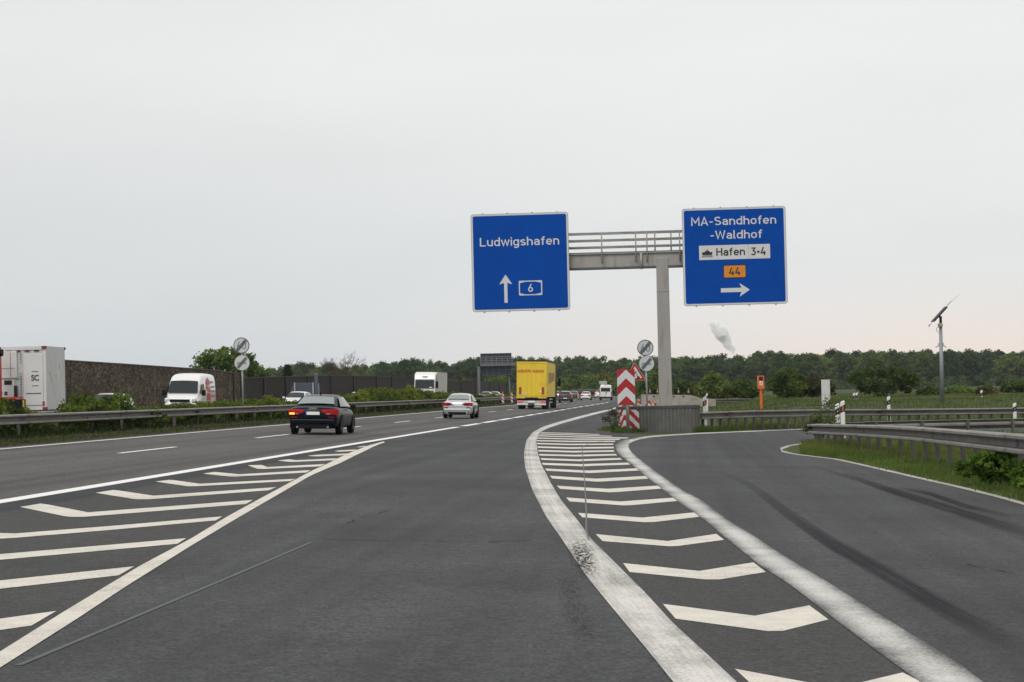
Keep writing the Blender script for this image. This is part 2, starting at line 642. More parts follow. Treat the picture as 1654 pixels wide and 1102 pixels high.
def f_lane(mb):
    d0 = 13.95
    y = at(190, 732).y - 36
    while y < 500:
        ribbon(mb, [way(d0, y + 6.2 * i / 3)[:2] for i in range(4)], .17, .006)
        y += 17.9
    ribbon(mb, [way(17.78, yy)[:2] for yy in YS if yy < 700], .17, .006)
    y = 20
    while y < 500:
        ribbon(mb, [way(29.3, y + 6 * i / 3)[:2] for i in range(4)], .17, .006)
        y += 18
    ribbon(mb, [way(34.6, yy)[:2] for yy in YS if yy < 700], .17, .006)
    ribbon(mb, [way(24.0, yy)[:2] for yy in YS if yy < 700], .17, .006)
marking('carriageway_line', P_WHITE, f_lane)
def f_joint(mb):
    rows = []
    for i in range(30):
        y = -40 + i * 4.3
        w = .62 * smooth((82 - y) / 40)
        rows.append([way(9.56, y, .004), way(9.56 - .02 - w, y, .004)])
    mb.loft(rows, caps=False, closed=False)
marking('asphalt_joint', A_DARK, f_joint)

# left gore: solid cream line and its hatching
LG_A = [(-60, 1093), (0, 1054), (105, 988), (226, 915), (309, 870.5), (366, 835.7), (413.5, 809.6), (452.5, 788.5), (482, 772.6), (505.5, 760), (528, 750), (545.5, 741), (562.7, 732.8), (580, 726), (595, 720), (619, 713.6)]
LG_B = [(-60, 1122), (0, 1080), (124, 1001), (204, 948), (306, 884), (383, 837.9), (457, 794.9), (500, 769.8), (507, 766.5), (530, 756.5), (553, 747), (566, 740), (591.4, 727.9), (600, 723.4), (610, 719), (622, 714.8)]
marking('gore_line', P_CREAM, lambda mb: pxstrip(mb, LG_A, LG_B, 70, .006))
def z5(x, y): return (x / 2.742, 700 + y / 2.742)
def z6(x, y): return (400 + x / 2.612, 680 + y / 2.612)
def f_hatch_left(mb):
    T = [([(-160, 850), (0, 825), (250, 790)], [(-160, 897), (0, 875), (140, 855)]),
         ([(-200, 677), (0, 655), (595, 592)], [(-200, 716), (0, 692), (525, 632)]),
         ([(-200, 556), (0, 538), (825, 467)], [(-200, 582), (0, 563), (785, 492)]),
         ([(-60, 432), (30, 449), (500, 412), (985, 370)], [(-130, 446), (10, 470), (480, 431), (955, 388)])]
    for a, b in T: pxstrip(mb, [z5(*p) for p in a], [z5(*p) for p in b], 16, .006)
    for a, b in [([(90, 328), (185, 312), (390, 352)], [(90, 328.5), (300, 372), (370, 372)]),
                 ([(390, 352), (1120, 297)], [(370, 372), (1090, 315)]),
                 ([(425, 265), (505, 252), (680, 278)], [(425, 265.5), (600, 294), (660, 294)]),
                 ([(680, 278), (1225, 240)], [(660, 294), (1190, 254)]),
                 ([(690, 215), (755, 207), (885, 225)], [(690, 215.4), (830, 236), (868, 236)]),
                 ([(885, 225), (1310, 203)], [(868, 236), (1285, 213)]),
                 ([(900, 180), (950, 172), (1060, 183)], [(900, 180.4), (1020, 193), (1045, 193)])]:
        pxstrip(mb, [z5(*p) for p in a], [z5(*p) for p in b], 10, .006)
    for a, b in [([(12, 192), (265, 180)], [(0, 202), (245, 191)])]: pass
    for a, b in [([(10, 188), (60, 187), (84, 196)], [(0, 188.5), (40, 203), (66, 204)]),
                 ([(84, 196), (328, 183)], [(66, 204), (305, 193)]),
                 ([(128, 168), (175, 163), (205, 167)], [(128, 168.4), (175, 174), (195, 174)]),
                 ([(205, 167), (378, 159)], [(195, 174), (362, 167)]),
                 ([(255, 148), (290, 144), (425, 138.5)], [(255, 148.4), (285, 151), (408, 146)]),
                 ([(367, 127.5), (390, 125), (462, 121.5)], [(367, 128), (388, 131), (448, 128)]),
                 ([(460, 110.5), (480, 107.5), (503, 106)], [(460, 111), (472, 112.5), (493, 110.5)])]:
        pxstrip(mb, [z6(*p) for p in a], [z6(*p) for p in b], 8, .006)
    # the bend of the fourth-last stripe shown in both crops
    pxstrip(mb, [z5(1060, 183), z6(265, 209)], [z5(1045, 193), z6(248, 219)], 6, .006)
marking('gore_hatching', P_CREAM, f_hatch_left)

# right gore: two broad worn lines with chevrons between
RA = [(1003, 654.8), (988.5, 660.2), (960, 666.5), (932, 673.6), (900, 682.2), (876, 690), (860, 698.5), (850, 712), (846.3, 732), (848, 756), (860, 792), (880, 832), (908, 872.5), (948, 932.7), (1000.5, 997), (1040.6, 1045), (1086.7, 1102), (1130, 1155)]
RB = [(1005, 656.4), (990, 662.2), (964, 669), (938, 676), (906, 685), (885, 692), (871, 699.5), (866, 712), (868.5, 732), (874, 750), (889, 779), (906, 808), (932, 840), (956, 872.5), (992.5, 908.6), (1040.6, 956.7), (1088.7, 1009), (1141, 1057), (1189, 1102), (1245, 1155)]
marking('broad_gore_line', P_TRACK, lambda mb: pxstrip(mb, RA, RB, 110, .006, 2))
SA = [(1311, 692.4), (1241, 695), (1128.8, 699.4), (1065, 703), (1040.6, 705), (1012.5, 710), (997, 715), (992.6, 720.5), (996.5, 732), (1016.5, 748), (1040.6, 768), (1068.6, 790), (1096.7, 812), (1136.8, 840), (1181, 876.5), (1225, 912.6), (1276.6, 946), (1353, 1005), (1429.7, 1062.8), (1487, 1104), (1560, 1158)]
SB = [(1311, 693.8), (1241, 696.6), (1129, 701.4), (1075, 705), (1050, 707.2), (1030, 711), (1018, 715.5), (1012.6, 720), (1018.5, 730), (1040.6, 748), (1072.7, 772), (1104.7, 794), (1132.8, 808), (1168.9, 836), (1221, 868.5), (1265, 898), (1341.7, 944), (1414.4, 990), (1483, 1032), (1544.6, 1070.5), (1590, 1104), (1665, 1155)]
marking('broad_ramp_line', P_WORN, lambda mb: pxstrip(mb, SA, SB, 120, .006, 2))
def z7(x, y): return (800 + x / 2.494, 660 + y / 2.494)
CHEV = [  # left top, vertex top, right top / left bottom, vertex bottom (one or two), right bottom
    ([(405, 508), (695, 536), (890, 507)], [(432, 536), (700, 557), (735, 556), (922, 531)]),
    ([(515, 625), (822, 657), (1040, 622)], [(541, 661), (845, 691), (905, 691), (1090, 661)]),
    ([(675, 790), (1045, 838), (1265, 796)], [(727, 850), (1100, 900), (1160, 899), (1342, 853)]),
    ([(965, 1052), (1380, 1130), (1641, 1067)], [(1040, 1122), (1420, 1200), (1500, 1199), (1760, 1128)]),
    ([(333, 422), (592, 441), (805, 420)], [(351, 440), (600, 460), (640, 459), (821, 438)]),
    ([(285, 360), (505, 376), (715, 361)], [(300, 376), (515, 392), (550, 391), (734, 374)]),
    ([(248, 312), (452, 325), (655, 312)], [(261, 325), (460, 339), (490, 338), (669, 324)]),
    ([(220, 272), (405, 284), (605, 273)], [(229, 283), (410, 296), (440, 295), (616, 284)]),
    ([(200, 243), (375, 251), (570, 242)], [(208, 252), (380, 261), (405, 260), (579, 251)]),
    ([(187, 220), (345, 225), (535, 219)], [(193, 228), (350, 234), (372, 233), (544, 227)]),
    ([(182, 201), (330, 206), (503, 200)], [(187, 208), (335, 213.5), (355, 213), (511, 207)]),
    ([(175, 184), (318, 187.5), (485, 184)], [(179, 190.5), (322, 194), (340, 194), (491, 190)]),
    ([(172, 168), (310, 171.5), (477, 169)], [(175, 174), (314, 178), (330, 178), (480, 175)]),
    ([(169, 153), (300, 157), (477, 155)], [(171, 159), (304, 163), (322, 163), (478, 161)]),
    ([(167, 139.5), (295, 143), (476, 142)], [(168, 144.5), (300, 148), (322, 148), (475, 147)]),
    ([(166, 128), (300, 131), (485, 130.5)], [(167, 132.5), (303, 135.5), (322, 135.5), (480, 135)]),
    ([(168, 118), (310, 121.5), (505, 123)], [(168, 122), (312, 125.5), (330, 126), (498, 127)]),
    ([(172, 109), (330, 113.5), (540, 118)], [(171, 112.5), (330, 117), (345, 117.5), (528, 121.5)]),
    ([(178, 102), (320, 106), (470, 111)], [(176, 105), (320, 109), (335, 109.5), (470, 113.5)]),
    ([(185, 96.5), (300, 99.5), (420, 104)], [(183, 99), (300, 102), (310, 102.3), (420, 106)])]
def f_chev(mb):
    for a, b in CHEV:
        pa = [z7(*p) for p in a]
        pb = [z7(*p) for p in b]
        mid = ((pb[1][0] + pb[2][0]) / 2, max(pb[1][1], pb[2][1]))
        pxstrip(mb, [pa[0], pa[1]], [pb[0], pb[1]], 5, .006)
        pxstrip(mb, [pa[1], (pa[1][0] + (pa[2][0] - pa[1][0]) * .06, pa[1][1] + (pa[2][1] - pa[1][1]) * .06)], [pb[1], pb[2]], 2, .006)
        pxstrip(mb, [(pa[1][0] + (pa[2][0] - pa[1][0]) * .06, pa[1][1] + (pa[2][1] - pa[1][1]) * .06), pa[2]], [pb[2], pb[3]], 5, .006)
marking('chevron_marking', P_CREAM, f_chev)
# the gore between them is older, browner asphalt
marking('gore_surface', A_GORE, lambda mb: pxstrip(mb, [(r[0] + 1, r[1]) for r in RB[6:]], [(995, 701)] + [(s[0] - 1, s[1]) for s in SA[5:]], 60, .003, 3))
LGC = [(-60, 822), (0, 815), (250, 771), (500, 730), (600, 713.5), (625, 710)]
marking('hatched_surface', A_GORE, lambda mb: pxstrip(mb, [(-300, 875)] + LGC[1:], [(-300, 1270)] + LG_B[1:], 60, .002, 3))
# island line
IL = [(1311, 715.5), (1290, 717.8), (1274, 720.5), (1263, 724.5), (1262, 728.5), (1270, 731.2), (1287.5, 734.5), (1351, 742), (1418, 757), (1485, 772.5), (1552, 787.5), (1619, 804), (1654, 814), (1760, 842), (1900, 880)]
IBACK = [(1311, 715.5), (1400, 708.5), (1520, 702), (1654, 697), (1800, 692)]
P_EDGE = paint('worn edge line paint', (.60, .56, .48), wear=.46, spread=.2, scale=12, grime=.2)
marking('island_line', P_EDGE, lambda mb: (ribbon(mb, [at(*p)[:2] for p in resample(IL, 60)], .17, .006), ribbon(mb, [at(*p)[:2] for p in resample(IBACK, 20)], .15, .006)))
marking('outer_ramp_line', P_EDGE, lambda mb: ribbon(mb, [at(*p)[:2] for p in resample([(1312, 693.1), (1400, 690.2), (1520, 687), (1654, 684.6)], 20)], .14, .006))
# seams, tyre marks, spilled tar
SEAM = mat('sealed seam', (.084, .088, .090), rough=.75, var=.2, scale=9)
marking('road_seam', SEAM, lambda mb: ribbon(mb, [at(*p)[:2] for p in resample([(30, 1075.5), (204, 1003), (360, 937.5), (503, 876.5)], 40)], .042, .0042))
SEAM2 = mat('grey crack filler', (.13, .13, .13), rough=.8, var=.3, scale=12)
marking('road_seam', SEAM2, lambda mb: ribbon(mb, [at(*p)[:2] for p in resample([(985, 711), (952, 717), (940, 722), (941, 735), (943, 760), (945, 790), (947, 830), (947, 858), (951, 872)], 40)], .022, .010))
CRACK = mat('open crack', (.018, .018, .018), rough=.95, spec=.1)
def crack(pts, w, seed):
    rr = random.Random(seed)
    P = [at(*p) for p in pts]
    out = []
    for a, b in zip(P, P[1:]):
        n_ = max(2, int((b - a).length / .12))
        for i in range(n_): out.append((a.x + (b.x - a.x) * i / n_ + rr.gauss(0, .012), a.y + (b.y - a.y) * i / n_ + rr.gauss(0, .035)))
    def f(mb):
        i = 0
        while i < len(out) - 3:
            k = rr.randint(3, 9)
            ribbon(mb, out[i:i + k], w * rr.uniform(.6, 1.4), .007)
            i += k + rr.choice([0, 0, 1, 3])
    return marking('road_crack', CRACK, f)
crack([(520, 872), (610, 874), (700, 874), (790, 876), (905, 872)], .022, 3)
crack([(560, 846), (590, 835), (640, 822)], .012, 4)
crack([(1480, 905), (1560, 912), (1654, 930)], .012, 5)
SKID = rubber_film('tyre rubber', (.018, .019, .024), .42, .16, 2.2, (4, 1.0, 1), .58, .2)
def skid(name, pts, ws, lift=.008):
    ws = [w * .72 for w in ws]
    A = [(x, y - w / 2) for (x, y), w in zip(pts, ws)]
    B = [(x - w * .25, y + w / 2) for (x, y), w in zip(pts, ws)]
    mb = MB()
    pxstrip(mb, A, B, 50, lift, 4)
    return up(struct(mb.build(name, SKID, fix=False)))
skid('skid_mark', [(1150, 758), (1190, 773), (1217, 787), (1257, 817), (1314, 858), (1353, 883), (1430, 925), (1525, 982), (1600, 1020), (1680, 1058)], [8, 12, 17, 24, 30, 33, 37, 44, 46, 48])
skid('skid_mark', [(1310, 752), (1331, 759), (1385, 774), (1435, 791), (1518, 817), (1602, 844), (1690, 868)], [4, 7, 11, 15, 20, 23, 24])
skid('skid_mark', [(1440, 787), (1500, 797), (1560, 818), (1640, 836)], [7, 10, 12, 10], .009)
TAR = rubber_film('spilled tar', (.015, .014, .014), .51, .07, 5.0, (1.6, 6.0, 1), .95)
TARF = rubber_film('faded tar', (.022, .022, .022), .56, .05, 6.0, (1.6, 9.0, 1), .7)
def tar(A, B, film=None):
    mb = MB(); pxstrip(mb, A, B, 30, .011, 4)
    return up(struct(mb.build('tar_stain', film or TAR, fix=False)))
tar([(912, 868), (914, 890), (922, 915), (932, 940)], [(956, 868), (962, 890), (970, 915), (980, 936)])
tar([(900, 905), (898, 950), (908, 1000), (925, 1050)], [(938, 905), (942, 950), (960, 1000), (985, 1050)], TARF)
tar([(958, 905), (975, 930), (990, 950)], [(1000, 925), (1015, 945), (1030, 965)], TARF)

# ------------------------------------------------------------------ verges
SOIL = mat('shade darkened soil', (.050, .046, .028), rough=.95, var=.5, scale=1.6, bump=.5, spec=.1, detail=9)  # median soil, its brown deepened to carry the shadow under the rail
VERGE = mat('verge turf', (.065, .085, .028), rough=.95, var=.45, scale=2.4, bump=.5, spec=.1, detail=9)
def median():
    mb = MB()
    rows = []
    prof = [(18.3, -.04), (18.35, .02), (18.8, .06), (19.6, .10), (21, .14), (22.6, .10), (23.35, .02), (23.4, -.04)]
    for y in YS: rows.append([way(d, y, z) for d, z in prof])
    mb.loft(rows, caps=False, closed=False)
    return up(struct(mb.build('median_verge', SOIL, fix=False)))
median()
IS_A = [(1264, 728.5), (1287.5, 733.2), (1351, 741), (1418, 755.5), (1485, 771), (1552, 786), (1619, 802.3), (1654, 812), (1760, 840), (1900, 878)]
IS_B = [(1264, 726.5), (1274, 721.3), (1311, 716.2), (1400, 709.3), (1520, 703), (1600, 700), (1654, 698), (1700, 696), (1760, 694), (1900, 689)]
def isl_z(u): return .012 + .07 * math.sin(math.pi * min(1, max(0, u))) ** .7
def island():
    mb = MB(); mb.uv = []
    a, b = resample(IS_A, 40), resample(IS_B, 40)
    rows = []
    for i, (p, q) in enumerate(zip(a, b)):
        A, B = at(*p), at(*q)
        k = min(1, i / 9)
        rows.append([G(A.x + (B.x - A.x) * j / 8, A.y + (B.y - A.y) * j / 8, .012 + k * (isl_z(j / 8) - .012)) for j in range(9)])
    mb.uv = None
    mb.loft(rows, caps=False, closed=False)
    o = up(struct(mb.build('verge', VERGE, fix=False)))
    return rows
ISL = island()

def blades(name, m, spots, h0, h1, w, rng, per=1, lean=.5):
    """grass: one bent strip of two faces per blade"""
    v, f = [], []
    for p in spots:
        for _ in range(per):
            a = rng.uniform(0, 6.283)
            h = rng.uniform(h0, h1)
            x, y, z = p[0] + rng.gauss(0, .05), p[1] + rng.gauss(0, .05), p[2] - .01
            dx, dy = math.cos(a), math.sin(a)
            l = rng.uniform(0, lean) * h
            b = rng.uniform(0, 6.283)
            lx, ly = math.cos(b) * l, math.sin(b) * l
            o = len(v)
            ww = w * rng.uniform(.6, 1.3)
            v += [(x - dx * ww, y - dy * ww, z), (x + dx * ww, y + dy * ww, z), (x + dx * ww * .7 + lx * .4, y + dy * ww * .7 + ly * .4, z + h * .6), (x - dx * ww * .7 + lx * .4, y - dy * ww * .7 + ly * .4, z + h * .6), (x + lx, y + ly, z + h)]
            f += [(o, o + 1, o + 2, o + 3), (o + 3, o + 2, o + 4)]
    mb = MB(); mb.v, mb.f = v, f
    return struct(mb.build(name, m, fix=False), 'stuff')
GRASS = leaf('grass blades', (.085, .125, .032), .45, .3)
DRY = leaf('dry grass', (.20, .165, .075), .3, .3)
FIELD = leaf('field grass', (.078, .105, .034), .4, .3)
rng = random.Random(5)
def isl_spots(n, u0=.05, u1=.98, i0=2, i1=39.0):
    out = []
    while len(out) < n:
        t = rng.uniform(i0, i1)
        i = int(t); t -= i
        s = rng.uniform(u0, u1) * 8
        j = min(7, int(s)); s -= j
        p = (ISL[i][j] * (1 - s) + ISL[i][j + 1] * s) * (1 - t) + (ISL[i + 1][j] * (1 - s) + ISL[i + 1][j + 1] * s) * t
        out.append(p)
    return out
blades('verge_grass', GRASS, isl_spots(20000, .0, .6), .04, .15, .011, rng)
blades('verge_grass', GRASS, isl_spots(5000, .5, .98), .06, .20, .013, rng)
blades('dry_grass', DRY, isl_spots(2600, .2, .8), .10, .28, .006, rng)
def outer_spots(n, deep=3.2):
    out = []
    P = [at(*q) for q in ((1133, 698.5), (1150, 698), (1241, 693.5), (1311, 691.5), (1480, 688), (1654, 684), (1760, 681))]
    while len(out) < n:
        k = rng.randrange(len(P) - 1)
        p = P[k].lerp(P[k + 1], rng.random())
        q = p + Vector((rng.uniform(-.2, .2), .35 + deep * rng.random() ** 1.3, 0))
        out.append((q.x, q.y, ground(q.x, q.y) - .05))
    return out
blades('verge_grass', GRASS, outer_spots(9000), .10, .34, .016, rng)
def field_spots(n):
    out = []
    while len(out) < n:
        y = 104 + 190 * rng.random() ** 1.5
        px = rng.uniform(1030, 1800)
        x = (px - CX) / F * y
        if lat(x, y) > -2: continue
        out.append((x, y, ground(x, y) - .05))
    return out
blades('field_grass', FIELD, field_spots(30000), .06, .2, .035, rng)
blades('dry_grass', DRY, field_spots(1800), .1, .3, .02, rng)
def med_spots(n, d0, d1, y0=48, y1=330):
    out = []
    while len(out) < n:
        y = y0 + (y1 - y0) * rng.random() ** 1.7
        d = rng.uniform(d0, d1)
        out.append(way(d, y, .03 + .05 * smooth((d - 18.4) / 1)))
    return out
blades('median_grass', FIELD, med_spots(9000, 18.35, 19.1), .03, .14, .02, rng)
blades('median_grass', leaf('shade darkened grass', (.045, .062, .020), .45, .25), med_spots(9000, 19.3, 22.8), .12, .40, .022, rng)  # shade under rail and hedge is painted into this darker green

# ------------------------------------------------------------------ leaves, trees, shrubs
def leafcloud(name, m, clumps, per, size, seed, parent=None, flat=.35, squash=.8):
    """many small leaf-like faces in clumps; clumps: (centre, radius)"""
    r = np.random.default_rng(seed)
    cs = []
    for c, R in clumps:
        k = max(4, int(per * r.uniform(.6, 1.4)))
        d = r.normal(size=(k, 3))
        d /= np.linalg.norm(d, axis=1)[:, None]
        d *= (r.random(k) ** .45)[:, None] * R
        d[:, 2] *= squash
        cs.append(np.array(c)[None] + d)
    P = np.concatenate(cs)
    n = len(P)
    nrm = r.normal(size=(n, 3)); nrm[:, 2] = np.abs(nrm[:, 2]) + flat
    nrm /= np.linalg.norm(nrm, axis=1)[:, None]
    t = r.normal(size=(n, 3))
    t -= (t * nrm).sum(1)[:, None] * nrm
    t /= np.linalg.norm(t, axis=1)[:, None]
    b = np.cross(nrm, t)
    s = (size * r.uniform(.55, 1.35, n))[:, None]
    V = np.stack([P - t * s, P - b * s * .55, P + t * s, P + b * s * .55], 1).reshape(-1, 3)
    mb = MB()
    mb.v = [tuple(x) for x in V.tolist()]
    mb.f = [(4 * i, 4 * i + 1, 4 * i + 2, 4 * i + 3) for i in range(n)]
    return mb.build(name, m, parent, fix=False)
def crown_clumps(seed, rx, ry, z0, z1, n, R, shape='egg', shell=.55):
    r = np.random.default_rng(seed)
    out = []
    while len(out) < n:
        u = r.uniform(-1, 1, 3)
        q = np.linalg.norm(u)
        if q > 1 or q < shell * r.random(): continue
        z = z0 + (z1 - z0) * (u[2] * .5 + .5)
        k = 1.0
        h = u[2] * .5 + .5
        if shape == 'egg': k = .75 + .35 * math.sin(math.pi * min(1, h * 1.1 + .1))
        if shape == 'column': k = 1.12 if h < .6 else 1.12 * math.sqrt(max(.12, 1 - ((h - .6) / .44) ** 2))
        if shape == 'cone': k = 1.15 * (1 - h) + .12
        out.append(((u[0] * rx * k, u[1] * ry * k, z), R * r.uniform(.6, 1.25)))
    return out
BARK = mat('bark', (.10, .085, .065), rough=.95, var=.35, scale=4, bump=.5)
def trunk(parent, h, r0, seed, limbs=5, reach=2.0, lean=0.0):
    rr = random.Random(seed)
    mb = MB()
    pts = [Vector((lean * (i / 4) ** 2 + rr.uniform(-.04, .04) * i, rr.uniform(-.04, .04) * i, h * i / 4 - .15)) for i in range(5)]
    for i in range(4): mb.cyl(pts[i], pts[i + 1], r0 * (1 - .2 * i), r0 * (1 - .2 * (i + 1)), 8)
    for i in range(limbs):
        t = rr.uniform(.35, .95)
        p = pts[0].lerp(pts[4], t)
        a = rr.uniform(0, 6.28)
        e = p + Vector((math.cos(a) * reach, math.sin(a) * reach, reach * rr.uniform(.5, 1.1)))
        mid = p.lerp(e, .5) + Vector((0, 0, -.1 * reach))
        mb.cyl(p, mid, r0 * .4, r0 * .28, 6); mb.cyl(mid, e, r0 * .28, r0 * .08, 6)
    return mb.build('trunk', BARK, parent, smooth_=True)

# forest belt: eight trees, copied with their own height and turn
FOR = [leaf('poplar leaves', (.098, .150, .052), .30, .4), leaf('oak leaves', (.078, .126, .046), .30, .4), leaf('fresh leaves', (.132, .180, .054), .30, .4)]
TOPS = [(300, 590), (425, 590), (470, 586), (490, 582), (520, 584), (590, 586), (600, 583), (650, 577), (700, 577), (728, 586), (745, 576), (830, 571), (880, 575), (930, 570), (1000, 574), (1060, 572), (1150, 572), (1180, 568), (1200, 572), (1230, 563), (1300, 567), (1340, 562), (1410, 562), (1500, 562), (1560, 561), (1654, 564), (1900, 562)]
def top_at(px):
    for (a, ya), (b, yb) in zip(TOPS, TOPS[1:]):
        if a <= px <= b: return ya + (yb - ya) * (px - a) / (b - a)
    return TOPS[-1][1]
FH = 17.0
kinds = ['dark green broadleaf tree standing in the distant forest belt', 'grey green slender tree standing in the distant forest belt', 'light green broadleaf tree standing in the distant forest belt']
protos = []
for i in range(9):
    k = i % 3
    t = thing('forest_tree', kinds[k], 'tree', (0, 0, 0), 0, kinds[k].split(' standing')[0] + 's of the distant forest')
    rx = (4.6, 3.8, 5.0)[k]
    cl = crown_clumps(100 + i, rx, rx, .5, FH - 1.1, 110, 1.55, 'column', .55)
    leafcloud('crown', FOR[k], cl, 60, .46, 200 + i, t)
    trunk(t, FH * .8, .32, 300 + i, 6, 2.5)
    protos.append(t)
used = set()
rf = random.Random(21)
def forest_tree(px, Y, top, fat=1.0):
    i = rf.randrange(9)
    if i in used: o = copy_tree(protos[i])
    else: o = protos[i]; used.add(i)
    x = (px - CX) / F * Y
    z = ground(x, Y) - .1
    ztop = EYE.z + ray(px, top).z * Y
    s = (ztop - z) / FH
    o.location = (x, Y, z)
    o.rotation_euler = (0, 0, rf.uniform(0, 6.28))
    o.scale = (s * fat, s * fat, s)
px = 395
while px < 1830:
    forest_tree(px, rf.uniform(840, 880), top_at(px) + rf.choice([0, 0, .4, .8, 1.4, 2]), rf.uniform(.95, 1.25))
    px += rf.uniform(11, 19)
px = 400
while px < 1830:
    forest_tree(px, rf.uniform(905, 960), top_at(px) + rf.choice([0, 2, 4, 7]), rf.uniform(1.0, 1.3))
    px += rf.uniform(14, 22)

under = []
ru = random.Random(9)
for k in range(420):
    pxx = ru.uniform(380, 1860); Yu = ru.uniform(800, 835)
    xu = (pxx - CX) / F * Yu
    under.append(((xu, Yu, ground(xu, Yu) + ru.uniform(.3, 3.2)), ru.uniform(1.3, 2.3)))
struct(leafcloud('forest_undergrowth', FOR[1], under, 46, .42, 19), 'stuff')

def single_tree(name, label, pxc, ytop, wpx, Y, m, seed, n, R, per, size, base=None, cat='tree', shape='egg', tr=True, crown0=.22):
    x = (pxc - CX) / F * Y
    z = ground(x, Y) - .05
    h = EYE.z + ray(pxc, ytop).z * Y - z
    rx = wpx / 2 / F * Y
    t = thing(name, label, cat, (x, Y, z))
    cl = crown_clumps(seed, max(.2, rx - R * .6), max(.2, rx - R * .6), h * crown0 + R * .5, h - R * .6, n, R, shape, .4)
    leafcloud('crown' if tr else 'foliage', m, cl, per, size, seed + 1, t)
    if tr: trunk(t, h * .75, max(.06, h * .022), seed + 2, 7, rx * .5)
    else:
        mb = MB()
        rr = random.Random(seed)
        for k in range(9):
            a = rr.uniform(0, 6.28)
            mb.cyl((0, 0, -.05), (math.cos(a) * rx * .5, math.sin(a) * rx * .5, h * rr.uniform(.5, .85)), .03, .012, 5)
        mb.build('stem', BARK, t)
    return t
L_CHEST = leaf('chestnut leaves', (.105, .155, .040), .35, .4)
L_BUSH = leaf('bush leaves', (.125, .180, .050), .35, .4)
L_PALE = leaf('pale bush leaves', (.155, .20, .055), .3, .35)
L_DARK = leaf('dark bush leaves', (.078, .115, .036), .35, .35)
L_YEL = leaf('yellow green leaves', (.150, .150, .030), .3, .35)
L_OLIVE = leaf('olive leaves', (.085, .085, .035), .3, .3)
L_CONIF = leaf('conifer needles', (.020, .034, .018), .3, .15)
single_tree('chestnut_tree', 'broad round tree with dark green leaves rising over the brown noise wall', 362, 549, 140, 235, L_CHEST, 31, 120, .95, 66, .25, crown0=.05)
single_tree('conifer_tree', 'narrow dark green conifer beyond the noise wall, right of the round tree', 463, 581, 26, 330, L_CONIF, 41, 60, .6, 50, .22, shape='cone', crown0=.05)
def bare_tree():
    Y, pxc = 300, 546
    x = (pxc - CX) / F * Y
    z = ground(x, Y)
    h = EYE.z + ray(pxc, 564).z * Y - z
    t = thing('bare_tree', 'brown almost leafless tree with a fan of fine twigs behind the wall', 'tree', (x, Y, z))
    mb, rr, tips = MB(), random.Random(77), []
    def grow(p, d, L, r, k):
        e = p + d * L
        mb.cyl(p, e, r, r * .65, 5 if k < 3 else 3, caps=False)
        if k == 6: tips.append(e); return
        for _ in range(3 if k > 0 else 4):
            q = (d + Vector((rr.gauss(0, .42), rr.gauss(0, .42), rr.gauss(.04, .25)))).normalized()
            grow(e, q, L * rr.uniform(.6, .86), r * .62, k + 1)
    grow(Vector((0, 0, -.1)), Vector((0, 0, 1)), h * .27, .16, 0)
    top = max(v[2] for v in mb.v)
    k = h / top
    mb.v = [(a * k, b * k, c * k) for a, b, c in mb.v]
    mb.build('trunk', mat('brown twigs', (.085, .060, .045), rough=.9, var=.3), t)
    leafcloud('crown', leaf('sparse brown leaves', (.085, .062, .036), .3, .3), [((a.x * k, a.y * k, a.z * k * .85), .35) for a in tips[::9]], 8, .09, 5, t)
bare_tree()
BUSH = [  # name, label, centre, top, width, distance, material
    ('bush', 'rounded leafy bush with brownish left flank behind the orange emergency phone', 1270, 595, 66, 205, L_BUSH),
    ('bush', 'largest dark round bush on the meadow, right of the grey cabinet', 1428, 582, 112, 190, L_DARK),
    ('bush', 'pale green bush between the gantry post and the emergency phone', 1152, 603, 56, 232, L_PALE),
    ('bush', 'mid green bush just left of the emergency phone', 1200, 614, 60, 215, L_BUSH),
    ('bush', 'low olive bush between the rounded bush and the grey cabinet', 1312, 610, 62, 210, L_OLIVE),
    ('bush', 'dark bush seen just right of the gantry post', 1100, 611, 50, 250, L_DARK),
    ('bush', 'dark green bush cut by the right edge of the photo', 1648, 617, 70, 200, L_DARK),
    ('bush', 'small round grey green bush far right on the meadow behind a white post', 1592, 631, 26, 185, L_OLIVE),
    ('bush', 'low dark hedge bush to the right of the solar mast', 1548, 634, 56, 210, L_BUSH),
    ('bush', 'low dark bush at the foot of the large round bush, left of the solar mast', 1500, 631, 34, 200, L_DARK),
    ('bush', 'mid green bush seen between the two round signs and the gantry post', 1052, 602, 50, 300, L_BUSH),
    ('bush', 'broad dark bush beyond the motorway, right of the yellow lorry', 932, 603, 84, 520, L_CHEST),
    ('bush', 'yellow green round bush behind the white van ahead', 974, 602, 34, 560, L_YEL),
    ('bush', 'dark bush directly behind the chevron board', 1015, 607, 54, 480, L_BUSH),
    ('bush', 'low bush behind the dark wall, left of the far gantry post', 745, 607, 36, 470, L_OLIVE),
    ('bush', 'low dark bush behind the wall under the far gantry sign', 800, 606, 60, 500, L_CHEST),
]
for i, (n, lab, pc, yt, w, Y, m) in enumerate(BUSH):
    k = Y / 200
    single_tree(n, lab, pc, yt - 2, w * 1.16, Y, m, 500 + 10 * i, 62, .62 * k ** .8, 70, .16 * k ** .8, cat='bush', tr=False, crown0=0.0)

